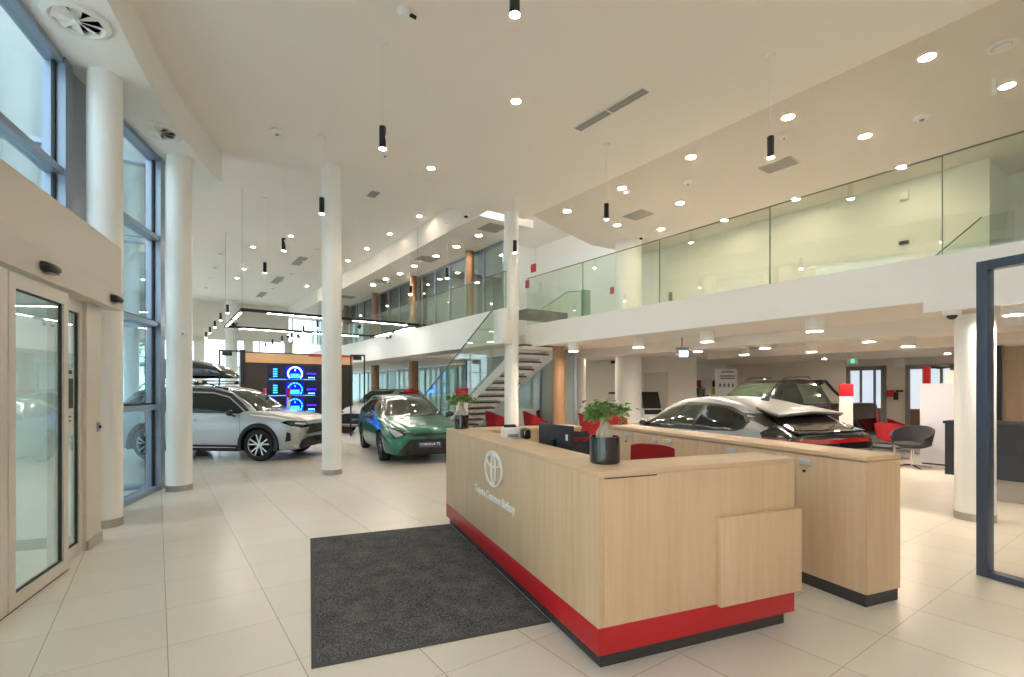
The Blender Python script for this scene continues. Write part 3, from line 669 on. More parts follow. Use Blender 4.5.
mo = thing('computer_monitor', 'black computer monitor seen from behind on the inner work surface', 'monitor', D(1.75, .62, .735), math.atan2(DA.y, DA.x)+.1)
mo.location = Vector((.365, 4.19, .735))
MB().cbox((0, 0, .36), .50, .03, .31, bev=.006).build('screen_back', mat('monitor_black', (40, 42, 48), .5), mo)
MB().cbox((0, .03, .2), .05, .03, .38).build('stand', BLACK, mo); MB().cbox((0, .03, .008), .24, .18, .014, bev=.004).build('foot', BLACK, mo)
MB().cbox((-.19, .0165, .42), .03, .002, .05).build('sticker', SHELL, mo)
def tub_chair(label, loc, rz, m=FABR, group=None, base='star'):
    t = thing('tub_chair', label, 'chair', loc, rz, group)
    # curved shell: seat plus wraparound back
    v, f = [], []; NA, NH = 22, 8
    for th in (0, 1):
        for j in range(NH+1):
            u = j/NH
            for i in range(NA+1):
                a = math.radians(-125+250*i/NA)     # 0 = back direction (+y)
                h = .42+u*(.36*(.35+.65*max(0, math.cos(a*.62))**1.3)); r = .27+.05*u-(.035 if th else 0)
                v.append((r*math.sin(a), r*math.cos(a)*1.0, h))
    N1 = (NA+1)*(NH+1)
    for th in (0, 1):
        for j in range(NH):
            for i in range(NA):
                q = th*N1+j*(NA+1)+i; f.append((q, q+1, q+NA+2, q+NA+1))
    for i in range(NA): f.append((NH*(NA+1)+i, NH*(NA+1)+i+1, N1+NH*(NA+1)+i+1, N1+NH*(NA+1)+i)); f.append((i, i+1, N1+i+1, N1+i))
    for j in range(NH):
        for e in (0, NA): f.append((j*(NA+1)+e, (j+1)*(NA+1)+e, N1+(j+1)*(NA+1)+e, N1+j*(NA+1)+e))
    MB().add(v, f).build('backrest', m, t, angle=60)
    MB().lathe([(0, .36), (.16, .37), (.25, .41), (.275, .45), (.25, .475), (0, .48)], seg=28).build('seat', m, t)
    MB().lathe([(.03, .04), (.03, .37)], seg=14).build('pedestal', CHROME, t)
    b = MB()
    for k in range(4):
        a = PI/4+k*PI/2; b.tube([(0, 0, .05), (.3*math.cos(a), .3*math.sin(a), .018)], [.018, .012], 8)
    b.build('star_base', CHROME, t); return t
def task_chair(label, loc, rz):
    t = thing('task_chair', label, 'chair', loc, rz)
    v, f = [], []; NA, NH = 12, 6
    for th in (0, 1):
        for j in range(NH+1):
            for i in range(NA+1):
                x = -.185+.37*i/NA; u = j/NH; y = .22-.9*x*x-(.05*(u-.4)**2)-(.035 if th else 0)
                v.append((x*(1-.04*u), y, .56+.43*u-(.018*(x/.185)**4*u)-.06*x*u))
    N1 = (NA+1)*(NH+1)
    for th in (0, 1):
        for j in range(NH):
            for i in range(NA):
                q = th*N1+j*(NA+1)+i; f.append((q, q+1, q+NA+2, q+NA+1))
    for i in range(NA): f.append((NH*(NA+1)+i, NH*(NA+1)+i+1, N1+NH*(NA+1)+i+1, N1+NH*(NA+1)+i)); f.append((i, i+1, N1+i+1, N1+i))
    for j in range(NH):
        for e in (0, NA): f.append((j*(NA+1)+e, (j+1)*(NA+1)+e, N1+(j+1)*(NA+1)+e, N1+j*(NA+1)+e))
    MB().add(v, f).build('backrest', FABR, t, angle=60)
    MB().cbox((0, 0, .48), .48, .46, .07, bev=.03).build('seat', FABR, t)
    MB().tube([(0, .2, .62), (0, .25, .5), (0, .1, .44), (0, 0, .43)], .016, 8).build('back_strut', BLACK, t)
    MB().lathe([(.03, .08), (.03, .44)], seg=14).build('gas_lift', CHROME, t)
    b = MB()
    for k in range(5): a = 2*PI*k/5; b.tube([(0, 0, .10), (.28*math.cos(a), .28*math.sin(a), .07)], [.025, .016], 8)
    b.build('star_base', BLACK, t)
    for k in range(5): a = 2*PI*k/5; MB().ball((.28*math.cos(a), .28*math.sin(a), .03), .03, .03, .03, 12, 8).build('caster', BLACK, t)
    return t
tc1 = task_chair('red desk chair between the desk end and the cabinets', (1.16, 4.05, 0), math.radians(-8)); tc1.scale = (1, 1, 1.09)
tc2 = task_chair('red desk chair with a black jacket over its back', (.80, 5.05, 0), math.radians(18)); tc2.scale = (1, 1, 1.05)
jk = thing('jacket', 'black jacket hung over the back of a red desk chair', 'jacket', (.80, 5.05, .925), math.radians(18))
v, f = [], []
for i in range(15):
    for j in range(9):
        a = i/14*PI; s_ = (j-4)/4; x = -.09+s_*.15+.006*math.sin(i*1.3); y = .205-.9*x*x-.075*math.cos(a)+.006*math.sin(j*2.1); z = .14+.035*math.sin(a)-.22*abs(math.cos(a))**1.2+.005*math.sin(j*1.7+i)
        v.append((x, y, z))
MB().add(v+[Vector(p)+Vector((0, .0, -.012)) for p in v], [(i*9+j, i*9+j+1, i*9+j+10, i*9+j+9) for i in range(14) for j in range(8)]+[(135+i*9+j, 135+i*9+j+1, 135+i*9+j+10, 135+i*9+j+9) for i in range(14) for j in range(8)]).build('cloth', FABD, jk, angle=80)
MB().tube([(-.23, .2, .12), (-.27, .22, .0), (-.26, .2, -.16), (-.22, .19, -.22)], [.04, .05, .045, .035], 10).build('sleeve', FABD, jk)
# red tub chairs by the stairs and under the gallery
def ch(px, Y, rz, label, m=FABR, group=None):
    t = tub_chair(label, ((px-512)/500*Y, Y, 0), math.radians(rz), m, group); t.scale = (1.1, 1.1, 1.28 if px < 700 else 1.05); return t
ch(499, 12.3, 120, 'red tub chair just behind the round column, beside the staircase')
ch(537, 12.3, 100, 'red tub chair beside the grey glazing, in front of the wood column')
ch(549.5, 13.1, 30, 'red tub chair touching the wood clad column')
ch(594, 11.2, 100, 'red tub chair behind the bonsai leaves, next to the thin column')
ch(612, 11.6, 10, 'red tub chair between the bonsai and the fat column')
ch(894, 10.9, 110, 'red tub chair with chrome star base near the black pickup')
ch(905, 12.0, 60, 'red tub chair behind the two others by the pale partition')
ch(912, 9.8, -60, 'dark grey tub chair beside the pale partition', FABD)
def side_table(label, px, Y, m, w_=.6, h=.42):
    t = thing('low_table', label, 'table', ((px-512)/500*Y, Y, 0))
    MB().lathe([(w_/2, h-.03), (w_/2, h), (0, h)], seg=28).build('table_top', m, t); MB().lathe([(.03, .02), (.03, h-.03)], seg=12).build('stem', CHROME, t); MB().lathe([(.22, 0), (.22, .012), (.03, .02)], seg=24).build('foot', CHROME, t)
side_table('low dark round table behind the desk beside the stairs', 486, 13.2, BLACK, .7, .55)
dr = thing('drawer_unit', 'small white drawer unit in front of the grey glazing', 'cabinet', ((526-512)/500*13.7, 13.7, 0))
MB().cbox((0, 0, .5), .42, .4, 1.0, bev=.01).build('body', SHELL, dr)
for k in range(4): MB().cbox((0, -.205, .16+k*.23), .38, .015, .2).build('drawer', SHELL, dr)
# ================================================================== RIGHT HAND SIDE
# portal frame of blue grey steel
pf = thing('portal_frame', 'tall free standing blue grey steel portal frame with clear opening', 'frame', (3.88, 4.16, 0))
p0 = Vector((3.86, 4.16, 0)); fw = .075; FH = 2.60; FL = 1.5
MB().box(p0, -DA*fw, DB*.1, UP*FH).build('post', FRAMEB, pf, world=True, bevel=.003)
MB().box(p0-DA*(FL-fw), -DA*fw, DB*.1, UP*FH).build('post', FRAMEB, pf, world=True, bevel=.003)
MB().box(p0-DA*fw+UP*(FH-fw), -DA*(FL-2*fw), DB*.1, UP*fw).build('top_bar', FRAMEB, pf, world=True, bevel=.003)
MB().box(p0-DA*fw, -DA*(FL-2*fw), DB*.1, UP*.05).build('bottom_bar', FRAMEB, pf, world=True, bevel=.003)
# charcoal service counter
sc_ = thing('service_counter', 'charcoal service counter with grey kick panel under the gallery', 'counter', NB(9.4, 1.0, 0))
MB().box(NB(9.39, -3.2, .30), E2*.7, E1*5.5, UP*.74).build('front', CHARC, sc_, world=True)
MB().box(NB(9.37, -3.2, 1.04), E2*.74, E1*5.52, UP*.04).build('counter_top', CHARC, sc_, world=True, bevel=.003)
MB().box(NB(9.45, -3.2, 0), E2*.6, E1*5.4, UP*.30).build('kick_panel', KICK, sc_, world=True)
MB().box(NB(9.385, -3.2, .66), E2*.006, E1*5.5, UP*.008).build('groove', BLACK, sc_, world=True)
wp = thing('wood_wall_panel', 'tall wood panelled screen behind the charcoal counter', 'wall panel', NB(10.7, 0, 0))
MB().box(NB(10.7, -4, 0), E2*.1, E1*5.93, UP*2.2).build('panel', PANELW, wp, world=True)
MB().box(NB(10.66, 1.93, 0), E2*.14, E1*.06, UP*2.22).build('dark_edge', BLKM, wp, world=True)
# pale partition
pp = thing('pale_partition', 'pale lilac movable partition standing behind the white column', 'partition', NB(12.85, 2.2, 0))
MB().box(NB(12.85, 1.2, .03), E2*.3, E1*2.35, UP*1.62).build('board', PALE, pp, world=True, bevel=.004)
MB().box(NB(12.87, 1.22, 0), E2*.26, E1*2.3, UP*.03).build('base', BLKM, pp, world=True)
fg = thing('red_flag_display', 'small red display with dark arm on top of the pale partition', 'display', on_n(924, 12.95, z=1.65))
MB().cbox((.06, 0, .18), .14, .04, .36, bev=.01).build('red_panel', RED, fg)
MB().tube([(.12, 0, .36), (.3, 0, .33), (.5, 0, .33)], [.02, .03, .008], 8).build('arm', BLACK, fg)
sh = thing('white_shelf_box', 'long white box lying on top of the pale partition', 'box', NB(12.9, .5, 1.65))
MB().box(NB(12.9, 1.25, 1.65), E2*.2, E1*1.9, UP*.26).build('case', WHITE, sh, world=True, bevel=.006)
# small wall devices
def wallbox(name, label, cat, px, py, n, w_, h, m, dz=0, part='housing', m2=None):
    p = on_n(px, n, py); t = thing(name, label, cat, p, math.atan2(E1.y, E1.x)+PI)   # local -y... faces hall
    MB().cbox((0, .02, 0), w_, .05, h, bev=.004).build(part, m, t)
    if m2: MB().cbox((0, .048, 0), w_*.5, .01, h*.5).build('symbol', m2, t)
    return t
wallbox('fire_alarm_sign', 'red fire sign high on the stairwell wall', 'sign', 533, 268, 11.6, .28, .3, RED, m2=SHELL)
wallbox('fire_alarm_button', 'small red alarm button behind the gallery glass by the column', 'alarm', 527, 284, 11.6, .2, .3, RED, m2=BLACK)
wallbox('fire_alarm_button', 'small red and black alarm button on the fat gallery column', 'alarm', 611.5, 290.5, 10.9, .12, .2, RED, m2=BLACK)
wallbox('fire_alarm_button', 'red alarm button on the warm rear wall between the two doors', 'alarm', 890, 393.5, 19.5, .2, .22, RED, m2=SHELL)
wallbox('card_reader', 'small black card reader beside the red alarm button', 'card reader', 895.6, 396, 19.5, .12, .25, BLACK)
wallbox('thermostat', 'small black thermostat on the warm rear wall', 'thermostat', 899, 391, 19.5, .2, .06, BLACK)
wallbox('thermostat', 'white thermostat high on the pale gallery rear wall', 'thermostat', 904, 195, 12.55, .13, .16, SHELL, m2=GREYPL)
wallbox('wall_outlet', 'dark socket strip low on the pale gallery rear wall', 'socket', 903.5, 242.5, 12.55, .16, .07, BLACK)
wallbox('wall_outlet', 'small brown socket low behind the gallery glass', 'socket', 670, 296.5, 12.55, .1, .26, GREY)
wallbox('door_handle_plate', 'small dark handle on the white door beside the fat column', 'handle', 612, 393, 12.55, .3, .06, BLACK)
wallbox('emergency_lamp', 'small dark lamp above the white door beside the fat column', 'lamp', 613.5, 362, 12.55, .25, .1, BLACK)
wallbox('wall_switch', 'white switch high on the warm rear wall', 'switch', 899, 362.5, 19.5, .3, .3, SHELL)
# exit sign
ex = thing('exit_sign', 'small green and white exit sign hanging under the gallery ceiling', 'sign', ((852-512)/500*14, 14, 1.55+30.5*14/500-.09))
MB().cbox((0, 0, 0), .30, .05, .17).build('housing', SHELL, ex); MB().cbox((0, -.028, 0), .10, .01, .11).build('symbol', mat('exit_green', (40, 150, 90), .4, emit=(90, 220, 140), es=.6), ex); MB().tube([(0, 0, .09), (0, 0, 2.54-ex.location.z)], .01, 6).build('rod', SHELL, ex)
# brochure terminal, coffee corner, poster
bt = thing('brochure_stand', 'white stand with dark tablets beside the fat white column', 'stand', ((651-512)/500*14.9, 14.9, 0))
MB().prism([(-.28, -.2, 0), (.28, -.2, 0), (.28, .25, 0), (-.28, .25, 0)], (0, 0, .95)).build('body', SHELL, bt)
MB().prism([(-.26, -.2, .96), (-.26, .1, 1.45), (-.26, .2, 1.45), (-.26, .2, .96)], (.5, 0, 0)).build('sloping_panel', BLACK, bt)
MB().cbox((.0, -.21, .86), .5, .02, .14).build('dark_tray', BLACK, bt)
for k in range(3): MB().box((-.2+k*.16, -.13+.02, 1.07), (.12, 0, 0), (0, .16, .27), (0, -.006, .004)).build('leaflet', GREYPL, bt)
nc = struct('wall_niche', MB().box(on_n(644.5, 12.64, z=.0), -E1*.9, -E2*.04, UP*2.05), mat('niche_grey', (206, 200, 192), .6), 'shallow niche panel')
cf = thing('coffee_machine', 'black and white coffee machine in the service corner', 'coffee machine', ((691-512)/500*19, 19, 0))
MB().cbox((0, 0, .5), .52, .5, 1.0, bev=.01).build('cabinet', SHELL, cf); MB().cbox((0, 0, 1.30), .46, .42, .58, bev=.03).build('machine', BLACK, cf); MB().cbox((0, -.22, 1.25), .3, .03, .2).build('tray', CHROME, cf)
vm = thing('water_dispenser', 'silver and dark water dispenser beside the coffee machine', 'dispenser', ((705-512)/500*19.2, 19.2, 0))
MB().cbox((0, 0, .85), .36, .4, 1.7, bev=.02).build('body', CHROME, vm); MB().cbox((-.13, -.205, 1.1), .1, .02, .9).build('dark_panel', BLACK, vm); MB().cbox((0, -.21, 1.25), .12, .03, .12).build('tap', BLACK, vm)
cw = thing('notice_board', 'white cupboard with a red notice behind the coffee machine', 'cupboard', NB(17.2, 11.82), math.atan2(E2.y, E2.x))
MB().cbox((0, 0, 1), .8, .12, 2.0, bev=.01).build('body', SHELL, cw); MB().cbox((.05, -.07, 1.75), .4, .02, .26).build('red_notice', mat('notice_red', (190, 70, 50), .5), cw)
bs_ = thing('bottle_rack', 'narrow rack with yellow and black items beside the poster', 'rack', ((714-512)/500*19.4, 19.4, 0))
MB().tube([(-.08, 0, 0), (-.08, 0, 1.9)], .012, 6).tube([(.08, 0, 0), (.08, 0, 1.9)], .012, 6).build('posts', GREYPL, bs_)
for k, mm in enumerate((SHELL, mat('yellow_item', (200, 190, 40), .5), BLACK)): MB().lathe([(.06, 0), (.06, .2), (.02, .24), (.02, .28)], (0, 0, 1.05+.28*k), 12).build('container', mm, bs_)
po = thing('poster_board', 'white poster board with small dark print on the rear wall', 'poster', ((726-512)/500*17.2, 17.2, 0), -.1)
MB().cbox((0, 0, 1.115), .72, .04, 2.23).build('board', SHELL, po)
for k, (z, w_) in enumerate(((2.12, .4), (1.98, .52), (1.9, .5))): MB().cbox((.05, -.022, z), w_, .004, .04).build('print_line', GREY, po)
for k in range(4): MB().cbox((-.2+k*.14, -.022, 1.66), .07, .004, .12).build('small_picture', GREY, po)
# price totems
def totem(label, px, Y, rz, h=1.56, wd=.30):
    t = thing('price_totem', label, 'totem', ((px-512)/500*Y, Y, 0), math.radians(rz))
    MB().cbox((0, 0, h*.5-.1), wd*.94, .035, h-.24).build('panel', SHELL, t); MB().cbox((0, 0, h-.12), wd, .05, .24, bev=.006).build('red_head', RED, t)
    MB().cbox((0, 0, .01), wd*1.2, .26, .02).build('foot', BLKM, t)
totem('red topped white info totem behind the small bonsai', 462, 11.8, 0)
totem('red topped white info totem behind the silver hybrid, by its windscreen', 264.5, 14.0, 107)
totem('red topped info totem in front of the blue gauge screens', 288.5, 13.6, 105)
totem('red topped white info totem between the silver coupe and the black pickup', 846, 9.9, 0, 1.64, .27)
# ================================================================== DISPLAY WALL IN THE SHOWROOM
dw0 = Vector((-8.34, 15.35, 0)); dwL = 3.45; dwH = 2.7
dw = thing('display_wall', 'dark display wall with oak top band and blue gauge screens', 'display wall', dw0, math.atan2(E2.y, E2.x))
MB().box((.12, 0, .02), (dwL-.12, 0, 0), (0, .25, 0), (0, 0, dwH-.36)).build('dark_panel', DISPK, dw)
MB().box((.12, -.02, dwH-.34), (dwL-.12, 0, 0), (0, .27, 0), (0, 0, .30)).build('oak_band', wood('band_oak', (206, 164, 122), (186, 144, 100), axis='X'), dw)
MB().box((0, -.06, 0), (.13, 0, 0), (0, .33, 0), (0, 0, dwH+.04)).build('side_post', BLKM, dw)
MB().box((2.0, -.03, dwH-.09), (dwL-2.0, 0, 0), (0, .012, 0), (0, 0, .06)).build('red_strip', RED, dw)
MB().box((.12, -.03, dwH-.04), (dwL-.12, 0, 0), (0, .29, 0), (0, 0, .03)).build('top_cap', BLKM, dw)
for j, zc in enumerate((2.06, 1.54, 1.02)):
    s_ = MB().box((.74, -.012, zc-.23), (1.6, 0, 0), (0, .012, 0), (0, 0, .46)).build('gauge_screen', mat('screen_field', (8, 8, 22), .3, emit=(6, 12, 90), es=.08) if j == 0 else MATS['screen_field'], dw)
    MB().box((1.30, -.02, zc-.22), (.54, 0, 0), (0, .008, 0), (0, 0, .42)).build('gauge_field', SCRD, s_)
    r_ = MB(); m_ = Matrix.Translation((1.85, -.024, zc)) @ Matrix.Rotation(PI/2, 4, 'X')
    seg = 40; vv = []
    for i in range(seg+1):
        a = math.radians(-40+260*i/seg)
        for rr in (.235, .19 if j == 0 else .20): vv.append((1.57+rr*math.cos(a), -.024, zc-.03+rr*math.sin(a)))
    fs = [(2*i, 2*i+1, 2*i+3, 2*i+2) for i in range(seg) if j == 0 or i % 4 < 3]
    MB().add(vv, fs).prism([(1.555, -.026, zc+.06), (1.585, -.026, zc+.06), (1.585, -.026, zc+.12), (1.555, -.026, zc+.12)], (0, .003, 0)).build('gauge_ring', SCRL if j == 0 else SCRB, s_)
    MB().cbox((1.57, -.026, zc-.10), .26, .006, .13).build('gauge_readout', SCRB, s_)
    for k in range(4): MB().cbox((.98, -.018, zc-.12+k*.075), .12, .006, .03).build('menu_line', SCRB if j < 2 else SCRV, s_)
    MB().cbox((1.5, -.017, zc-.215), 1.4, .006, .012).build('scale_line', SCRB, s_)
    MB().cbox((2.08, -.018, zc-.02), .3, .006, .05).build('side_readout', SCRV, s_); MB().cbox((2.08, -.018, zc-.15), .2, .006, .02).build('side_label', SCRL, s_)
# thin portal frames either side of the display wall
def thin_portal(label, o, L, H, rz, lampx):
    t = thing('light_portal', label, 'frame', o, rz); r = .022
    for x in (0, L): MB().box((x-r, -r, 0), (2*r, 0, 0), (0, 2*r, 0), (0, 0, H)).build('post', BLKM, t)
    MB().box((-r, -r, H), (L+2*r, 0, 0), (0, 2*r, 0), (0, 0, .05)).build('top_bar', BLKM, t)
    MB().cbox((lampx, 0, H-.04), .26, .1, .17, bev=.01).build('speaker_box', BLACK, t)
RZ2 = math.atan2(E2.y, E2.x)
thin_portal('thin black portal frame with a black box above the roof box', NB(1.0, 16.55)*0+Vector((-8.72, 14.9, 0)), .62, 2.66, RZ2, .2)
thin_portal('thin black portal frame with a black box beyond the display wall end', Vector((-5.22, 16.2, 0)), .42, 2.6, .25, .2)
# ================================================================== LAMPS
# suspended rectangular light frame
LF = [Vector((-6.26, 11.6)), Vector((-2.72, 14.42)), Vector((-4.86, 17.5)), Vector((-8.45, 14.75))]; LZ = 3.345
lf = thing('suspended_light_frame', 'big black rectangular light frame hung over the showroom cars', 'light frame', (LF[0].x, LF[0].y, LZ))
for i in range(4):
    a, b = LF[i].to_3d()+UP*LZ, LF[(i+1) % 4].to_3d()+UP*LZ; d = (b-a).normalized(); s_ = d.cross(UP)
    MB().box(a-s_*.03-d*.03, d*((b-a).length+.06), s_*.06, UP*.07).build('rail', BLKM, lf, world=True)
    L = (b-a).length
    for u0, u1 in ((.12, .45), (.58, .92)): MB().box(a+d*L*u0-s_*.02-UP*.006, d*L*(u1-u0), s_*.04, UP*.006).build('led_strip', LEDW, lf, world=True)
    MB().tube([a+UP*.07, Vector((a.x, a.y, 6.2))], .004, 5).build('suspension_wire', GREYPL, lf, world=True)
    for u in ((.55, .62) if i != 0 else (.62,)):
        c = a+d*L*u-UP*.03; MB().tube([c, c-UP*.05], .012, 8).tube([c-UP*.06+s_*.05, c-UP*.13-s_*.05], .045, 12).build('spot_head', BLKM, lf, world=True)
# pendants: the first one is built, the others are copies
pend = thing('pendant_lamp', 'black cylinder pendant lamp', 'pendant lamp', (0, 0, 0))
MB().lathe([(.036, .0), (.04, .004), (.04, .255), (.034, .26), (.004, .262)], seg=28).build('lamp_body', BLACK, pend)
MB().lathe([(.035, .003), (.035, -.001), (.012, -.004), (0, -.004)], seg=24).build('lens', LENSP, pend)
MB().tube([(0, 0, .26), (0, 0, 1.22)], .0035, 6).build('cord', SHELL, pend)
MB().lathe([(.06, 1.215), (.06, 1.248), (0, 1.25)], seg=28).build('canopy', SHELL, pend)
pend.location = (.02, 3.745, 4.35); pend['label'] = 'black cylinder pendant lamp cut by the upper picture edge above the desk'
def pendant(x, y, zb, zc, label, group=None):
    c = pend.copy(); COL.objects.link(c); c.location = (x, y, zb); c['label'] = label
    if group: c['group'] = group
    for ch_ in pend.children:
        k = ch_.copy(); COL.objects.link(k); k.parent = c
        if k.name.startswith('cord') and abs(zc-zb-1.25) > .02:
            k.data = CORD[round(zc, 2)] if round(zc, 2) in CORD else CORD.setdefault(round(zc, 2), cordmesh(zc-zb))
        if k.name.startswith('canopy'): k.location.z = zc-zb-1.25
def cordmesh(h):
    o = MB().tube([(0, 0, .26), (0, 0, h-.03)], .0035, 6).build('cord', SHELL); me = o.data; bpy.data.objects.remove(o); return me
CORD = {}
pendant(-1.51, 5.84, 4.35, 5.6, 'black cylinder pendant lamp hanging between the entrance and the slim column')
pendant(3.14, 6.07, 4.35, 5.6, 'black cylinder pendant lamp near the square gallery ceiling vent')
pendant(1.565, 8.28, 4.35, 5.6, 'black cylinder pendant lamp between the slot diffuser and the gallery glass')
pendant(.06, 10.4, 4.37, 5.6, 'black cylinder pendant lamp right in front of the desk column')
pendant(-3.05, 8.02, 4.35, 5.6, 'black cylinder pendant lamp touching the slim column in the picture')
pendant(-4.68, 10.25, 4.37, 6.2, 'black cylinder pendant lamp above the light frame, lower of two')
pendant(-6.03, 12.2, 4.37, 6.2, 'black cylinder pendant lamp straight above the light frame corner')
G_ = 'small pendant lamps over the far showroom'
for px, py in ((227.5, 313), (220.7, 320.5), (214.8, 327.5), (209.9, 333), (206, 337.5)):
    Y = 2.35*500/(388.5-py); pendant((px-512)/500*Y, Y, 3.9, 6.2, 'one of the small black pendants in a receding row by the second column', G_+' in the receding row')
for px, py in ((282, 342), (291.6, 338.5), (303.5, 333), (272.5, 345), (265.7, 348), (317.5, 328)):
    Y = 2.35*500/(388.5-py)*.86; pendant((px-512)/500*Y, Y, 1.55+(388.5-py)*Y/500, 6.2, 'one of the small black pendants over the display wall', G_+' over the display wall')
pendant((447.2-512)/500*12.2, 12.2, 1.55+110*12.2/500, 5.6, 'black cylinder pendant lamp in front of the walkway glass near the desk column')
pendant((410.6-512)/500*15.2, 15.2, 1.55+94*15.2/500, 5.6, 'black cylinder pendant lamp in front of the walkway glass farther from the desk')
# recessed downlights
dl0 = thing('downlight', 'round recessed downlight', 'downlight', (0, 0, -5))
MB().lathe([(.105, 0), (.105, -.008), (.088, -.012), (.08, -.004), (.08, 0)], seg=28, closed=True).build('trim_ring', SHELL, dl0)
MB().lathe([(.081, -.004), (.0, -.004)], seg=24).build('lens', LENS, dl0)
first = [True]
def downlight(px, py, z, s_=1, label=None, group=None):
    p = at_z(px, py, z)
    c = dl0 if first[0] else dl0.copy()
    if not first[0]:
        COL.objects.link(c)
        for ch_ in dl0.children: k = ch_.copy(); COL.objects.link(k); k.parent = c
    first[0] = False
    c.location = p; c.scale = (s_, s_, 1); c['label'] = label; c['group'] = group
    if z == 5.85:
        for k in c.children:
            if k.name.startswith('lens'): k.material_slots[0].link = 'OBJECT'; k.material_slots[0].material = LENSG
for px, py in ((927, 57), (788, 117), (865, 136), (691, 157), (680, 203), (622, 188), (567, 211), (617, 225), (902, 167), (795.5, 199), (724.5, 220), (1007, 85.6), (661, 229)):
    downlight(px, py, 5.85, 1, 'round recessed downlight in the gallery ceiling', 'recessed downlights of the gallery ceiling')
for px, py in ((516, 101), (431, 168)): downlight(px, py, 5.6, .72, 'small recessed downlight in the entrance hall ceiling', 'recessed downlights of the entrance hall')
for px, py in ((478.6, 235.4), (456.5, 246.5), (436, 255.8), (414.5, 266), (400, 273.4), (386, 279), (373, 285)): downlight(px, py, 5.6, 1, 'round recessed downlight in the strip of ceiling before the upper offices', 'recessed downlights above the walkway')
for px, py in ((428.3, 220), (399, 237.7), (376, 252.6), (357, 264.7), (343, 274), (253, 273), (246, 282), (316, 290), (262, 251), (300, 240)): downlight(px-9, py-4, 6.2, .7, 'round recessed downlight in the higher showroom ceiling', 'recessed downlights of the showroom')
# surface mounted cylinders under the gallery
cy0 = thing('ceiling_spot', '', 'ceiling lamp', (0, 0, -5))
MB().lathe([(.115, 0), (.115, -.19), (.10, -.19), (.10, -.17), (.0, -.17)], seg=32).build('housing', SHELL, cy0)
MB().lathe([(.098, -.172), (0, -.174)], seg=24).build('lens', LENSC, cy0)
fc = [True]
def cyl(px, py_bottom, z, label, s_=1, sz=1):
    zb = z-.19*sz; p = at_z(px, py_bottom, zb); p.z = z
    c = cy0 if fc[0] else cy0.copy()
    if not fc[0]:
        COL.objects.link(c)
        for ch_ in cy0.children: k = ch_.copy(); COL.objects.link(k); k.parent = c
    fc[0] = False; c.location = p; c.scale = (s_, s_, sz); c['label'] = label; c['group'] = 'white cylinder ceiling lamps under the gallery'
cyl(814.5, 331.5, 2.54, 'white cylinder ceiling lamp under the gallery in front of the black pickup')
cyl(707, 342, 2.54, 'white cylinder ceiling lamp under the gallery above the poster board')
cyl(638.4, 347.5, 2.54, 'white cylinder ceiling lamp under the gallery over the fat column')
cyl(1015.5, 315, 2.54, 'white cylinder ceiling lamp seen through the portal frame')
cyl(573.5, 351.5, 2.54, 'white cylinder ceiling lamp beside the thin column')
cyl(869, 342.0, 2.54, 'flat white ceiling lamp between the beams, beside the exit sign', 1.0, .6)
cyl(765, 348.5, 2.54, 'flat white ceiling lamp between the beams over the pickup windscreen', 1.0, .6)
cyl(698, 351.5, 2.54, 'flat white ceiling lamp between the beams beside the blue projector', 1.0, .6)
cyl(908, 346.5, 2.54, 'white ceiling lamp on the second beam above the red chairs')
cyl(811.5, 352, 2.54, 'white ceiling lamp on the second beam above the pickup roof')
cyl(744, 355, 2.54, 'white ceiling lamp beyond the second beam near the poster')
cyl(632, 357.5, 2.54, 'small flat white ceiling lamp by the fat column top', .8, .5)
# projector with blue light
bp = thing('projector', 'blue glowing projector hung from the soffit near the fat column', 'projector', ((682-512)/500*9.6, 9.6, 2.34))
MB().cbox((0, 0, -.08), .2, .2, .16, bev=.02).build('housing', GREYPL, bp); MB().cbox((0, -.09, -.13), .17, .04, .12, bev=.01).build('lens', PROJ, bp)
MB().tube([(0, 0, 0), (0, 0, .19)], .015, 8).build('mount', GREYPL, bp)
# dome cameras and detectors
def dome(label, p, r=.09, up=True):
    t = thing('dome_camera', label, 'camera', p)
    MB().lathe([(r, 0), (r, -r*.5), (r*.92, -r*.65), (0, -r*.65)], seg=28).build('housing', SHELL, t); MB().ball((0, 0, -r*.6), r*.6, r*.6, r*.6).build('dark_dome', BLACK, t)
dome('white dome camera with black eye under the gallery edge by the column', Vector((4.91, 5.58, 2.42)), .085)
dome('small white dome camera on the ceiling beside the desk column', at_z(466, 214, 5.6), .08)
dome('small dome camera over the walkway glass', at_z(389, 281, 5.6), .09)
dome('white camera under the gallery ceiling above the fat column', at_z(641, 236, 5.85), .09)
def detector(label, px, py, z, r=.07, name='smoke_detector'):
    t = thing(name, label, 'detector', at_z(px, py, z))
    MB().lathe([(r, 0), (r, -.02), (r*.7, -.05), (0, -.055)], seg=24).build('housing', SHELL, t); MB().lathe([(r*.3, -.052), (r*.25, -.07), (0, -.07)], seg=12).build('sensor', GREYPL, t)
detector('white smoke detector on the hall ceiling near the bulkhead end', 277, 131, 5.6, .09)
detector('white smoke detector on the hall ceiling under the first hanging pendant', 385, 153, 5.6, .07)
detector('white smoke detector on the gallery ceiling above the downlights', 922, 116.5, 5.85, .12)
detector('small white smoke detector in the gallery ceiling middle', 688, 181.5, 5.85, .09)
detector('small white smoke detector beside the pendant canopy', 627, 191.5, 5.85, .07)
detector('white detector on the gallery ceiling behind the pendant', 784, 135, 5.85, .08)
sp = thing('ceiling_spotlight', 'white ceiling spot with black head close to the picture top', 'spotlight', at_z(404, 9, 5.6))
MB().lathe([(.07, 0), (.07, -.05), (.04, -.08), (0, -.08)], seg=24).build('base', SHELL, sp); MB().tube([(.03, 0, -.04), (.12, .05, -.06)], .02, 10).build('head', BLACK, sp)
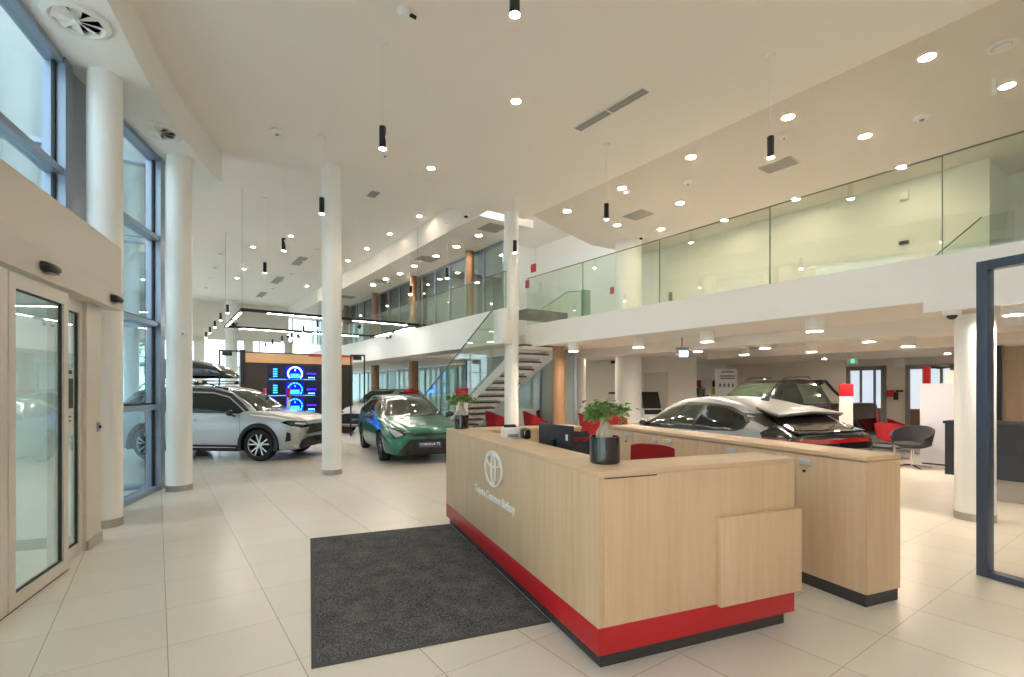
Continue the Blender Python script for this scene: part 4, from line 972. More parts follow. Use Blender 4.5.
sp = thing('emergency_lamp', 'white emergency lamp stick hanging at the gallery ceiling', 'lamp', at_z(994, 76, 5.85))
MB().tube([(0, 0, 0), (0, 0, -.22)], .02, 10).build('stem', SHELL, sp); MB().tube([(0, 0, -.2), (.0, 0, -.26)], .03, 10).build('head', SHELL, sp)
# ceiling vents
def swirl(label, px, py, z, r):
    t = thing('swirl_diffuser', label, 'air diffuser', at_z(px, py, z))
    MB().lathe([(r, 0), (r*.97, -.03), (r*.80, -.045), (r*.72, -.03), (r*.70, 0)], seg=48, closed=True).build('outer_ring', SHELL, t)
    MB().lathe([(r*.71, -.003), (0, -.003)], seg=32).build('back_plate', mat('diffuser_inside', (196, 192, 184), .6) if 'diffuser_inside' not in MATS else MATS['diffuser_inside'], t)
    MB().ball((0, 0, -.03), r*.14, r*.14, .025, 16, 8).build('hub', SHELL, t)
    for k in range(8):
        a = 2*PI*k/8; c, s_ = math.cos(a), math.sin(a); q = Vector((-s_, c, 0))
        p0, p1 = Vector((c, s_, 0))*r*.12, Vector((c, s_, 0))*r*.70
        MB().prism([p0-q*.02-UP*.042, p1-q*.07-UP*.042, p1+q*.03-UP*.01, p0+q*.02-UP*.02], (0, 0, .005)).build('blade', SHELL, t)
swirl('round swirl air diffuser in the bulkhead soffit at the picture top', 77, 18, 5.08, .27)
swirl('round swirl air diffuser in the bulkhead soffit between the two columns', 159, 130.5, 5.08, .27)
t = thing('round_diffuser', 'round white disc diffuser in the gallery ceiling', 'air diffuser', at_z(1002, 46, 5.85))
MB().lathe([(.15, 0), (.15, -.01), (.11, -.02), (.10, -.012), (.10, 0)], seg=36, closed=True).build('ring', SHELL, t); MB().lathe([(.085, -.005), (.085, -.03), (0, -.035)], seg=32).build('disc', SHELL, t)
def slot(label, a, b, wd, z, n=2):
    a, b = Vector(a), Vector(b); d = (b-a).normalized(); s_ = d.cross(UP); L = (b-a).length; t = thing('slot_diffuser', label, 'air diffuser', a)
    MB().box(a-s_*wd/2, d*L, s_*wd, UP*-.008).build('frame', SHELL, t, world=True)
    MB().box(a+d*.035-s_*(wd/2-.035)-UP*.009, d*(L-.07), s_*(wd-.07), UP*-.002).build('dark_slot', VENTD, t, world=True)
    for k in range(3): MB().box(a+d*.035-s_*(wd/2-.05-k*(wd-.1)/2+.004)-UP*.010, d*(L-.07), s_*.008, UP*-.006).build('louvre', VENT, t, world=True)
    MB().box(a+d*(L/2-.01)-s_*(wd/2-.03)-UP*.009, d*.02, s_*(wd-.06), UP*-.008).build('divider', SHELL, t, world=True)
slot('long slot air diffuser in the entrance hall ceiling', at_z(576, 130, 5.6), at_z(648, 88.5, 5.6), .22, 5.6)
def vent(label, px, py, z, wa, wb):
    p = at_z(px, py, z); t = thing('ceiling_vent', label, 'ceiling vent', p, math.atan2(E1.y, E1.x))
    MB().cbox((0, 0, -.006), wa, wb, .012).build('frame', VENT, t)
    for k in range(7): MB().cbox((0, -wb*.42+k*wb*.14, -.014), wa*.92, .012, .008).build('slat', VENTD, t)
vent('square grey ceiling vent behind the pendant over the gallery', 779.5, 165, 5.85, .62, .42)
vent('grey ceiling vent in the gallery ceiling above the balustrade corner', 638, 215, 5.85, .6, .5)
vent('grey ceiling vent above the walkway next to the desk column', 492.6, 227.7, 5.6, .6, .55)
vent('grey ceiling vent above the walkway, middle of the three', 427, 258.7, 5.6, .6, .6)
vent('grey ceiling vent above the walkway, farthest one', 381, 281, 5.6, .6, .6)
vent('grey ceiling vent behind the farthest walkway column', 347, 297, 5.6, .6, .6)
vent('small showroom ceiling vent nearest the slim column', 374, 193.4, 6.2, .5, .2)
vent('showroom ceiling vent, first of the receding three', 299.5, 261, 6.2, 1.4, .3)
vent('showroom ceiling vent, second of the receding three', 277.5, 280, 6.2, 1.6, .3)
vent('showroom ceiling vent, last of the receding three', 261.5, 294.5, 6.2, 1.6, .3)
# door sensors, poster, door button
def sensor(label, t_, z, L):
    t = thing('door_sensor', label, 'sensor', Q(t_, -.05, z), math.atan2(DA.y, DA.x))
    m = MB(); n = 12; pr_ = []
    for i in range(n+1):
        u = -1+2*i/n; r = (max(0, 1-u*u))**.25
        pr_.append((u*L/2, r))
    v, f = [], []
    for x, r in pr_:
        for k in range(9):
            a = PI*k/8; v.append((x, -.0-.065*r*math.sin(a), .042*r*math.cos(a)))
    for i in range(n):
        for k in range(8): f.append((i*9+k, i*9+k+1, (i+1)*9+k+1, (i+1)*9+k))
        f.append((i*9+8, i*9, (i+1)*9, (i+1)*9+8))
    m.add(v, f).build('housing', BLACK, t, angle=60)
    MB().box((-L*.28, -.05, -.041), (L*.56, 0, 0), (0, .04, -.004), (0, 0, .003)).build('lens', GLBLK, t)
sensor('black oval motion sensor over the sliding door leaf', -.50, 2.475, .26)
sensor('black oval motion sensor at the end of the door header', .93, 2.475, .26)
ps = thing('door_poster', 'dark green poster taped inside the glass side panel of the door', 'poster', Q(.15, .1, 1.3))
MB().box(Q(.10, .095, 1.12), DA*.26, -DB*.004, UP*.62).build('sheet', mat('poster_paper', (200, 204, 200), .7), ps, world=True)
MB().box(Q(.11, .09, 1.37), DA*.24, -DB*.004, UP*.27).build('picture', mat('poster_picture', (58, 66, 50), .7, noise=.7, nscale=14), ps, world=True)
for k, (z, l) in enumerate(((1.68, .2), (1.33, .12), (1.29, .18), (1.25, .18))): MB().box(Q(.13, .09, z), DA*l, -DB*.004, UP*(.035 if k == 0 else .012)).build('print_line', BLKM, ps, world=True)
bt2 = thing('door_button', 'small grey push button on the white column by the entrance', 'button', Q(.86, .03, 1.17))
MB().box(Q(.80, .045, 1.12), DA*.05, -DB*.02, UP*.09).build('plate', GREYPL, bt2, world=True)
MB().box(Q(.815, .03, 1.15), DA*.02, -DB*.015, UP*.03).build('key', BLKM, bt2, world=True)
cs = thing('column_sensor', 'small white round device on the facade column at door height', 'device', (-4.94, 7.52, 2.37))
MB().lathe([(.045, .04), (.045, 0), (.02, -.02), (0, -.02)], axis='Y', seg=20).build('housing', SHELL, cs)
MB().lathe([(.018, -.018), (.015, -.032), (0, -.032)], axis='Y', seg=14).build('lens', GREYPL, cs)
# lamps added only to brighten the hall, vestibule, offices and gallery underside
for n_ in (-1.5, 1.5, 4.5):
    for b_ in (-8, -5, -2):
        p = NB(n_, b_, 5.6)
        c = dl0.copy(); COL.objects.link(c); c.location = p; c.scale = (1, 1, 1); c['label'] = 'added fill downlight of the hall ceiling behind the viewer'; c['group'] = 'added fill downlights of the hall out of view'  # unseen downlights added to brighten the hall
        for ch_ in dl0.children: k = ch_.copy(); COL.objects.link(k); k.parent = c
def extra(p, label, group, sc=1):
    c = dl0.copy(); COL.objects.link(c); c.location = p; c.scale = (sc, sc, 1); c['label'] = label; c['group'] = group
    for ch_ in dl0.children: k = ch_.copy(); COL.objects.link(k); k.parent = c
for b_ in (10.6, 12.4, 14.2): extra(NB(10.6, b_, 2.535), 'added fill downlight under the slab beside the thin column', 'added fill downlights behind the staircase', .8)  # added to lift the dark glazing and wall behind the stairs
for t_ in (-2.2, -.3): extra(Q(t_, 1.4, 2.445), 'added fill downlight in the vestibule ceiling', 'added fill downlights of the vestibule')  # added to make the vestibule brighter
for b_ in (15.5, 19.5, 23.5, 27.5): extra(NB(9.2, b_, 5.595), 'added fill downlight inside the upper offices', 'added fill downlights of the upper offices')  # added so the offices look less dark through the glass
for n_ in (14.2, 18.2):
    for b_ in (-2.0, 1.2, 4.4, 7.6): extra(NB(n_, b_, 2.535), 'added warm fill downlight near the rear wall of the ground floor', 'added fill downlights near the ground floor rear wall', .8)  # added to light up the dark rear of the ground floor
# ================================================================== CARS
def pchip(xs, ys, x):
    n = len(xs)
    if x <= xs[0]: return ys[0]
    if x >= xs[-1]: return ys[-1]
    h = [xs[i+1]-xs[i] for i in range(n-1)]; d = [(ys[i+1]-ys[i])/h[i] for i in range(n-1)]
    m = [d[0]]+[0 if d[i-1]*d[i] <= 0 else 2*d[i-1]*d[i]/(d[i-1]+d[i]) for i in range(1, n-1)]+[d[-1]]
    for i in range(n-1):
        if x <= xs[i+1]:
            t = (x-xs[i])/h[i]; t2 = t*t; t3 = t2*t
            return (2*t3-3*t2+1)*ys[i]+(t3-2*t2+t)*h[i]*m[i]+(-2*t3+3*t2)*ys[i+1]+(t3-t2)*h[i]*m[i+1]
def smooth_line(pts, sub):
    out = []; n = len(pts)
    for i in range(n-1):
        p0, p1, p2, p3 = pts[max(i-1, 0)], pts[i], pts[i+1], pts[min(i+2, n-1)]
        for k in range(sub):
            t = k/sub; out.append(tuple(.5*((2*p1[c])+(-p0[c]+p2[c])*t+(2*p0[c]-5*p1[c]+4*p2[c]-p3[c])*t*t+(-p0[c]+3*p1[c]-3*p2[c]+p3[c])*t**3) for c in (0, 1)))
    out.append(pts[-1]); return out
class Car:
    """Smooth lofted body; windows, lamps and grilles are cut to outline and laid on its surface."""
    def __init__(s, name, label, loc, heading, sc, st, paint, axles, R, track, ns=64, arch=.055, flat_top=False):
        s.t = thing(name, label, 'car', loc, math.atan2(heading[1], heading[0]), sc=sc)
        xs = [r[0] for r in st]; x0, x1 = xs[0], xs[-1]; cols = list(zip(*st)); V = []; s.nv = None
        us = [x0+(x1-x0)*(.5-.5*math.cos(PI*i/(ns-1)))*.35+(x1-x0)*(i/(ns-1))*.65 for i in range(ns)]
        for x in us:
            zb, zs, zt, wb, wm, ws, wt = [pchip(xs, cols[k], x) for k in range(1, 8)]
            g_ = max(0, zt-zs); e = min(.045, g_*.4)
            half = [(0, zb), (wb*.6, zb), (wb, zb+.01), (wb+(wm-wb)*.75, zb+.08), (wm, zb+.42*(zs-zb)), (wm*.995, zb+.72*(zs-zb)), (ws, zs), (ws-.35*(ws-wt)*(1 if g_ < .2 else .35), zs+g_*.28),
                    (wt+(ws-wt)*(.22 if g_ > .2 else .4), zs+g_*.72), (wt, zt-e), (wt*.86, zt-e*.25), (wt*.5, zt), (0, zt+.012)]
            hp = smooth_line(half, 3); V.append([(x, y, z) for y, z in hp]+[(x, -y, z) for y, z in hp[-2:0:-1]])
        n = len(V[0]); v = [p for r in V for p in r]; f = []
        for i in range(ns-1):
            for k in range(n): f.append((i*n+k, (i+1)*n+k, (i+1)*n+(k+1) % n, i*n+(k+1) % n))
        f += [tuple(range(n)), tuple(range((ns-1)*n, ns*n))[::-1]]
        mb = MB().add(v, f); s.bvh = BVHTree.FromPolygons([Vector(p) for p in v], f)
        body = mb.build('body', [paint, TRIMB], None, angle=40)
        s.axles, s.R, s.track = axles, R, track; ra = R+arch
        dg0 = bpy.context.evaluated_depsgraph_get()
        for ax in axles:
            for sd in (-1, 1):
                c = MB().lathe([(ra, -.24), (ra, .24)], (ax, sd*(track+.10), R+.01), 40, 'Y').build('cut', TRIMB)
                md = body.modifiers.new('b', 'BOOLEAN'); md.operation = 'DIFFERENCE'; md.solver = 'EXACT'; md.object = c; md.material_mode = 'TRANSFER'
                bpy.context.view_layer.update(); me = bpy.data.meshes.new_from_object(body.evaluated_get(bpy.context.evaluated_depsgraph_get()))
                body.modifiers.clear(); body.data = me; bpy.data.objects.remove(c)
        s.body = body; body.parent = s.t; body.data.name = 'body'
        body.data.set_sharp_from_angle(angle=math.radians(40))
    def panel(s, name, poly, axis, m, sign=1, off=.006, step=.05, parent=None, build=True, both=False):
        """Outline poly in the plane seen along axis ('x' front/rear: (y,z); 'y' side: (x,z); 'z' top: (x,y)), laid on the body."""
        pts = []; n = len(poly)
        for i in range(n):
            a, b = Vector(poly[i]), Vector(poly[(i+1) % n]); k = max(1, int((b-a).length/step))
            pts += [a+(b-a)*j/k for j in range(k)]
        ne = len(pts); x0, x1 = min(p.x for p in pts), max(p.x for p in pts); y0, y1 = min(p.y for p in pts), max(p.y for p in pts)
        x = x0+step/2
        def inside(q):
            c = False
            for i in range(ne):
                a, b = pts[i], pts[(i+1) % ne]
                if (a.y > q.y) != (b.y > q.y) and q.x < (b.x-a.x)*(q.y-a.y)/(b.y-a.y)+a.x: c = not c
            return c
        gr = []
        while x < x1:
            y = y0+step/2
            while y < y1:
                q = Vector((x, y))
                if inside(q) and min((q-p).length for p in pts) > step*.4: gr.append(q)
                y += step
            x += step
        vs_, es, fs, *_ = delaunay_2d_cdt(pts+gr, [(i, (i+1) % ne) for i in range(ne)], [], 1, 1e-5)
        for sg in ((1, -1) if both else (sign,)):
            P3 = []; ok = []
            for q in vs_:
                if axis == 'x': o, d = Vector((sg*6, q.x, q.y)), Vector((-sg, 0, 0))
                elif axis == 'y': o, d = Vector((q.x, sg*4, q.y)), Vector((0, -sg, 0))
                else: o, d = Vector((q.x, q.y, 5)), Vector((0, 0, -1))
                h, nn, _, _ = s.bvh.ray_cast(o, d)
                if h is None: P3.append(Vector((0, 0, 0))); ok.append(False)
                else:
                    if nn.dot(d) > 0: nn = -nn
                    P3.append(h+nn*off); ok.append(True)
            F = [tuple(f) for f in fs if all(ok[i] for i in f)]
            mb = MB().add(P3, F); o = mb.build(name, m, parent or s.t, angle=60)
        return o
    def mirror_poly(s, poly): return [(-a, b) for a, b in poly][::-1]
    def front2(s, name, poly, m, off=.008, sign=1, parent=None):
        s.panel(name, poly, 'x', m, sign, off, parent=parent); return s.panel(name, s.mirror_poly(poly), 'x', m, sign, off, parent=parent)
    def line(s, name, pts, axis, m, sign=1, r=.005, off=.004):
        """A thin strip or seam following the surface."""
        P3 = []
        for i in range(len(pts)-1):
            a, b = Vector(pts[i]), Vector(pts[i+1]); k = max(1, int((b-a).length/.06))
            for j in range(k+(i == len(pts)-2)):
                q = a+(b-a)*j/k
                if axis == 'x': o, d = Vector((sign*6, q.x, q.y)), Vector((-sign, 0, 0))
                elif axis == 'y': o, d = Vector((q.x, sign*4, q.y)), Vector((0, -sign, 0))
                else: o, d = Vector((q.x, q.y, 5)), Vector((0, 0, -1))
                h, nn, _, _ = s.bvh.ray_cast(o, d)
                if h is not None: P3.append(h-d*off)
        if len(P3) > 1: return MB().tube(P3, r, 6).build(name, m, s.t)
    def wheels(s, spokes, rim_m, cap_m=CHROME, wid=.225, rr=.70, twin=True, steer=0):
        R = s.R
        w0 = MB().lathe([(R*rr, -wid/2+.015), (R*.78, -wid/2), (R*.93, -wid/2+.004), (R*.985, -wid/2+.03), (R, -wid/2+.06), (R, wid/2-.06), (R*.985, wid/2-.03), (R*.93, wid/2-.004), (R*.78, wid/2), (R*rr, wid/2-.015)], seg=56, axis='Y', closed=True)
        rim = MB().lathe([(R*rr, wid/2-.012), (R*rr*.97, wid/2-.02), (R*rr*.93, wid/2-.045), (R*rr*.9, -wid/2+.03), (R*rr, -wid/2+.02)], seg=56, axis='Y', closed=True)
        rim.lathe([(.02, wid/2-.03), (.055, wid/2-.035), (.07, wid/2-.05), (.07, wid/2-.08), (0, wid/2-.08)], seg=24, axis='Y')
        for k in range(spokes):
            a0 = 2*PI*k/spokes+.3
            for da in ((-.17, .17) if twin else (0,)):
                c0, c1 = a0+da*.55, a0+da*1.45; ri, ro = .05, R*rr*.94; yo = wid/2-.022
                def pt(a, r, w_, y): return Vector((r*math.cos(a)-w_*math.sin(a), y, r*math.sin(a)+w_*math.cos(a)))
                wi_, wo = (.014, .018) if twin else (.022, .034)
                A = [pt(c0, ri, -wi_, yo-.012), pt(c1, ro, -wo, yo), pt(c1, ro, wo, yo), pt(c0, ri, wi_, yo-.012)]
                rim.prism(A, (0, -.03, 0))
        disc = MB().lathe([(R*rr*.9, -.02), (0, -.02)], seg=40, axis='Y').lathe([(R*.48, .0), (R*.48, .015), (0, .015)], seg=36, axis='Y')
        for ax in s.axles:
            for sd in (-1, 1):
                mtx = Matrix.Rotation(0 if sd > 0 else PI, 4, 'Z')
                o = w0.build('wheel', TYRE, s.t); o.location = (ax, sd*(s.track), R); o.rotation_euler = (0, 0, 0 if sd > 0 else PI)
                if ax > 0 and steer: o.rotation_euler.z += steer
                rim.build('rim', rim_m, o, angle=30); disc.build('brake_disc', BLKM, o)
                MB().lathe([(.03, wid/2-.034), (.026, wid/2-.026), (0, wid/2-.026)], seg=20, axis='Y').build('hub_cap', cap_m, o)
    def arch_flares(s, m, r0=.03, r1=.115, y=.03):
        for ax in s.axles:
            for sd in (-1, 1):
                V = []; F = []; n = 26; zc = s.R+.01
                yb = s.track+.12
                for i in range(n+1):
                    a = math.radians(-18+216*i/n)
                    for rr, dy in ((s.R+r0, -.14), (s.R+r0, y-.01), (s.R+r0+.02, y), (s.R+r1-.02, y), (s.R+r1, y-.02), (s.R+r1, -.14)):
                        V.append((ax+rr*math.cos(a), sd*(yb+dy), max(.16, zc+rr*math.sin(a))))
                for i in range(n):
                    for k in range(6): F.append((i*6+k, i*6+(k+1) % 6, (i+1)*6+(k+1) % 6, (i+1)*6+k))
                F += [tuple(range(6)), tuple(range(n*6, n*6+6))]
                MB().add(V, F).build('arch_trim', m, s.t)
    def mirrors(s, x, y, z, m, m2=TRIMB):
        for sd in (-1, 1):
            b = MB(); b.ball((x, sd*y, z), .07, .115, .075, 18, 12); o = b.build('side_mirror', m, s.t)
            MB().tube([(x+.03, sd*(y-.13), z-.08), (x+.01, sd*(y-.02), z-.04)], .025, 8).build('mirror_arm', m2, o)
    def emblem(s, x, z, w_, sign=1, m=CHROME, y=0, tilt=0):
        h, nn, _, _ = s.bvh.ray_cast(Vector((sign*6, y, z)), Vector((-sign, 0, 0)))
        px = h.x+sign*.012 if h else x
        return emblem(MB(), w_, w_*.68, frame((px, y, z), (0, sign, 0), (0, 0, 1)), z=.01).build('emblem', m, s.t)
    def plate(s, z, txt, sign=1, w_=.52, h_=.11, y=0, out=.02, m=PLATE, sz=.065, under=True):
        h, nn, _, _ = s.bvh.ray_cast(Vector((sign*6, y, z)), Vector((-sign, 0, 0))); x = h.x+sign*out
        p = MB().cbox((x, y, z), .012, w_, h_, bev=.003).build('number_plate', m, s.t)
        if txt:
            t_ = text_mesh(txt, sz, 'plate_lettering', LETW, p, frame((x+sign*.008, y, z-.0), (0, sign, 0), (0, 0, 1)), ext=.001)
            if under: MB().cbox((x+sign*.008, y, z-.03), .002, w_*.86, .006).build('plate_line', GREYPL, p)
        return p
# ---- silver hybrid SUV with roof box
st_ = [(-2.30, .48, .95, 1.00, .60, .70, .62, .50), (-2.26, .34, .98, 1.12, .72, .84, .76, .56), (-2.1, .26, 1.03, 1.38, .78, .90, .84, .60), (-1.85, .22, 1.06, 1.56, .80, .92, .87, .60), (-1.4, .20, 1.06, 1.65, .80, .925, .875, .60),
      (-.6, .20, 1.04, 1.69, .80, .925, .875, .60), (.1, .20, 1.02, 1.66, .80, .925, .87, .60), (.5, .20, 1.01, 1.56, .80, .925, .865, .60), (.95, .20, 1.0, 1.29, .80, .925, .86, .63), (1.22, .20, .985, 1.12, .80, .925, .85, .68), (1.7, .21, .95, 1.06, .80, .92, .84, .66),
      (2.05, .24, .88, 1.0, .78, .89, .80, .60), (2.22, .28, .80, .93, .72, .84, .74, .52), (2.29, .36, .72, .86, .62, .74, .64, .44), (2.31, .46, .66, .80, .54, .64, .56, .38)]
hd = Vector((.985, -.10, 0)).normalized()
rv = Car('silver_suv_car', 'silver hybrid SUV with black wheel arches carrying a black roof box', (-6.62, 11.62, 0), hd, .96, st_, SILV, (1.38, -1.31), .362, .80)
rv.wheels(5, mat('rim_machined', (200, 200, 204), .2, 1)); rv.arch_flares(TRIMB)
for sg in (1, -1):
    rv.panel('side_glass', [(-1.5, 1.10), (-1.42, 1.46), (-.55, 1.52), (-.5, 1.07)], 'y', CARGL, sg)
    rv.panel('side_glass', [(-.42, 1.07), (-.47, 1.52), (.15, 1.50), (.52, 1.40), (.98, 1.09), (.9, 1.05)], 'y', CARGL, sg)
    rv.panel('side_glass', [(-2.0, 1.2), (-1.7, 1.44), (-1.55, 1.45), (-1.6, 1.12), (-1.75, 1.12)], 'y', CARGL, sg)
    rv.panel('roof_side_trim', [(-1.9, 1.50), (-1.5, 1.60), (-.6, 1.64), (.1, 1.61), (.55, 1.50), (1.08, 1.10), (1.0, 1.10), (.52, 1.43), (.12, 1.53), (-.6, 1.55), (-1.5, 1.50), (-1.85, 1.42)], 'y', GLBLK, sg, off=.004)
    rv.line('chrome_strip', [(-1.5, 1.075), (.95, 1.035)], 'y', CHROME, sg, .007)
    rv.line('chrome_strip', [(-.5, 1.535), (.14, 1.52), (.52, 1.42), (1.02, 1.08)], 'y', CHROME, sg, .006)
    rv.panel('sill_trim', [(-.92, .22), (-.92, .36), (.95, .36), (.95, .22)], 'y', TRIMB, sg, off=.012)
    rv.line('sill_chrome', [(-.85, .30), (.86, .30)], 'y', CHROME, sg, .012, .012)
    for sx in ([(.95, .38), (.96, .7), (.9, 1.03)], [(-.45, .38), (-.46, 1.05)], [(-1.05, .75), (-1.0, .9), (-1.02, 1.06)]): rv.line('door_seam', sx, 'y', TRIMB, sg, .0035, .0005)
    for x in (-.30, -1.0+.1):
        rv.line('door_handle', [(x, .90), (x+.19, .905)], 'y', SILV, sg, .017, .012)
    rv.panel('fog_slot', [(2.0, .44), (2.04, .66), (2.12, .62), (2.12, .46)], 'y', TRIMB, sg, off=.006, step=.04)
rv.panel('windshield', [(-.66, 1.10), (-.62, 1.30), (-.54, 1.56), (.54, 1.56), (.62, 1.30), (.66, 1.10)], 'x', CARGL, 1)
rv.panel('roof_panel', [(-1.9, -.56), (-1.9, .56), (.42, .56), (.42, -.56)], 'z', GLBLK, off=.004, step=.1)
rv.panel('rear_window', [(-.55, 1.18), (-.5, 1.5), (.5, 1.5), (.55, 1.18)], 'x', CARGL, -1)
rv.front2('headlamp', [(.40, .78), (.48, .85), (.80, .90), (.86, .86), (.84, .78), (.70, .73), (.45, .745)], GLBLK)
rv.front2('headlamp_light', [(.50, .80), (.56, .845), (.76, .85), (.78, .82), (.66, .795)], HEADL, off=.016)
rv.panel('upper_grille', [(-.56, .59), (-.42, .80), (.42, .80), (.56, .59)], 'x', mat('grille_black', (16, 16, 17), .5, bump=.8, bscale=90), 1, off=.012)
rv.panel('grille_bar', [(-.60, .55), (-.42, .585), (.42, .585), (.60, .55), (.5, .53), (-.5, .53)], 'x', SILV, 1, off=.02)
rv.panel('lower_grille', [(-.78, .29), (-.72, .47), (-.5, .52), (.5, .52), (.72, .47), (.78, .29)], 'x', MATS['grille_black'], 1, off=.012)
rv.front2('bumper_chrome', [(.35, .27), (.70, .29), (.82, .40), (.85, .36), (.74, .24), (.35, .235)], CHROME, .02)
rv.emblem(0, .72, .16, 1); rv.plate(.47, None, out=.03, m=GLBLK)
rv.mirrors(.78, 1.02, 1.08, GLBLK)
for sd in (-1, 1): MB().tube([(-1.8, sd*.56, 1.62), (-1.7, sd*.57, 1.72), (-.1, sd*.57, 1.735), (.15, sd*.56, 1.66)], .016, 8).build('roof_rail', BLKM, rv.t)
rv.line('hood_seam', [(.62, .88), (.45, .86), (0, .87), (-.45, .86), (-.62, .88)], 'x', TRIMB, 1, .004, .0)
rb = thing('roof_box', 'glossy black roof box on two bars on top of the silver SUV', 'roof box', rv.t.matrix_basis @ Vector((0, 0, 0)), rv.t.rotation_euler.z, sc=.96)
rb.location = rv.t.location
v, f = [], []; ns, nk = 22, 20
for i in range(ns):
    u = i/(ns-1); x = -1.75+2.08*u; tp = min(1, (math.sin(PI*min(1, (1-u)*1.5+.02)/2))**.5 if u > .3 else 1)*min(1, (u*8+.25)**.5)
    zt = 1.84+.50*tp*(1-.10*u); zb = 1.83+.02*u; wy = .40*min(1, tp+.25)
    for k in range(nk):
        a = 2*PI*k/nk; c, s_ = math.cos(a), math.sin(a); q = (abs(c)**.55)*(1 if c > 0 else -1); r_ = (abs(s_)**.55)*(1 if s_ > 0 else -1)
        v.append((x, q*wy-.18, (zt+zb)/2+r_*(zt-zb)/2))
for i in range(ns-1):
    for k in range(nk): f.append((i*nk+k, (i+1)*nk+k, (i+1)*nk+(k+1) % nk, i*nk+(k+1) % nk))
f += [tuple(range(nk)), tuple(range((ns-1)*nk, ns*nk))[::-1]]
MB().add(v, f).build('shell', GLBLK, rb, angle=50)
MB().tube([(-1.7, -.585, 1.99), (.35, -.55, 1.96)], .008, 6).build('seam_strip', BLKM, rb)
for x in (-1.25, -.15):
    MB().cbox((x, 0, 1.79), .07, 1.16, .035, bev=.01).build('cross_bar', CHROME, rb)
    for sd in (-1, 1): MB().cbox((x, sd*.575, 1.765), .10, .06, .085, bev=.015).build('bar_foot', BLACK, rb)
# ---- green estate
st_ = [(-2.32, .50, .90, .96, .56, .66, .60, .46), (-2.27, .34, .92, 1.06, .68, .80, .74, .52), (-2.1, .24, .95, 1.28, .74, .86, .81, .54), (-1.8, .20, .96, 1.40, .76, .885, .83, .55), (-1.2, .17, .95, 1.45, .76, .895, .84, .56),
      (-.4, .16, .93, 1.455, .76, .895, .84, .56), (.05, .16, .915, 1.41, .76, .895, .84, .56), (.55, .16, .90, 1.22, .76, .895, .835, .58), (.98, .16, .885, 1.00, .76, .895, .825, .66), (1.2, .17, .87, .945, .76, .895, .82, .66), (1.6, .18, .83, .905, .75, .89, .80, .62),
      (1.95, .19, .76, .835, .73, .86, .75, .52), (2.18, .20, .68, .765, .68, .79, .67, .44), (2.28, .21, .62, .70, .60, .70, .57, .36), (2.32, .26, .57, .64, .50, .60, .48, .30)]
hc = Vector((.42, -.907, 0)).normalized()
lft = Vector((-hc.y, hc.x, 0))
ax_c = Vector((-2.81, 10.76, 0))+lft*.80
gc = Car('green_estate_car', 'metallic green estate car facing the desk with a navy name plate', ax_c-hc*1.36*.96, hc, .96, st_, GRNP, (1.38, -1.32), .325, .775)
gc.wheels(5, mat('rim_dark', (70, 70, 74), .3, .8), wid=.215)
for sg in (1, -1):
    gc.panel('side_glass', [(-1.55, 1.02), (-1.45, 1.28), (-.55, 1.34), (-.5, .97)], 'y', CARGL, sg)
    gc.panel('side_glass', [(-.42, .965), (-.46, 1.34), (.05, 1.29), (.4, 1.16), (.74, .955), (.68, .94)], 'y', CARGL, sg)
    gc.panel('side_glass', [(-2.0, 1.1), (-1.75, 1.24), (-1.62, 1.25), (-1.7, 1.03), (-1.85, 1.03)], 'y', CARGL, sg)
    for sx in ([(.93, .3), (.95, .6), (.86, .92)], [(-.45, .28), (-.46, .96)], [(-1.0, .6), (-.98, .9)]): gc.line('door_seam', sx, 'y', TRIMB, sg, .0035, .0005)
    for x in (-.32, -1.0+.12): gc.line('door_handle', [(x, .80), (x+.18, .805)], 'y', GRNP, sg, .015, .012)
    gc.panel('sill_trim', [(-.95, .17), (-.95, .24), (.98, .24), (.98, .17)], 'y', TRIMB, sg, off=.008)
    gc.line('window_trim', [(-1.55, 1.36), (-.5, 1.375), (.1, 1.325), (.45, 1.17), (.80, .955)], 'y', GLBLK, sg, .012)
gc.panel('windshield', [(-.70, .985), (-.66, 1.10), (-.53, 1.375), (0, 1.39), (.53, 1.375), (.66, 1.10), (.70, .985), (0, .965)], 'x', mat('windshield_reflection', (78, 80, 70), .05), 1)  # greyish olive reflection is put into the windscreen colour
gc.panel('rear_window', [(-.55, 1.05), (-.48, 1.3), (.48, 1.3), (.55, 1.05)], 'x', CARGL, -1)
gc.front2('headlamp', [(.26, .65), (.45, .68), (.70, .755), (.80, .79), (.79, .68), (.70, .56), (.60, .60), (.45, .625)], GLBLK, .008)
gc.front2('headlamp_light', [(.55, .635), (.66, .71), (.77, .765), (.77, .69), (.69, .58), (.63, .60)], HEADL, .015)
gc.panel('upper_strip', [(-.40, .61), (-.38, .65), (0, .668), (.38, .65), (.40, .61), (0, .60)], 'x', TRIMB, 1, .008)
gc.panel('grille', [(-.66, .245), (-.62, .32), (-.46, .52), (-.38, .545), (.38, .545), (.46, .52), (.62, .32), (.66, .245), (.5, .225), (-.5, .225)], 'x', mat('grille_grey_black', (30, 30, 33), .45), 1, .012)
for k in range(21):
    y = -.50+k*.05; zt_ = .53-max(0, abs(y)-.36)*.9
    gc.line('grille_rib', [(y, .25), (y, zt_)], 'x', BLKM, 1, .008, .02)
gc.front2('grille_chrome', [(.38, .56), (.47, .54), (.66, .33), (.70, .25), (.64, .30), (.45, .515)], GRNP, .02)
gc.panel('lip_chrome', [(-.68, .21), (-.5, .235), (.5, .235), (.68, .21), (.5, .195), (-.5, .195)], 'x', mat('lip_grey', (130, 134, 134), .25, .8), 1, .02)
gc.emblem(0, .60, .17, 1, BLKM); gc.plate(.41, 'COROLLA TS', out=.045, w_=.56, h_=.13, sz=.075)
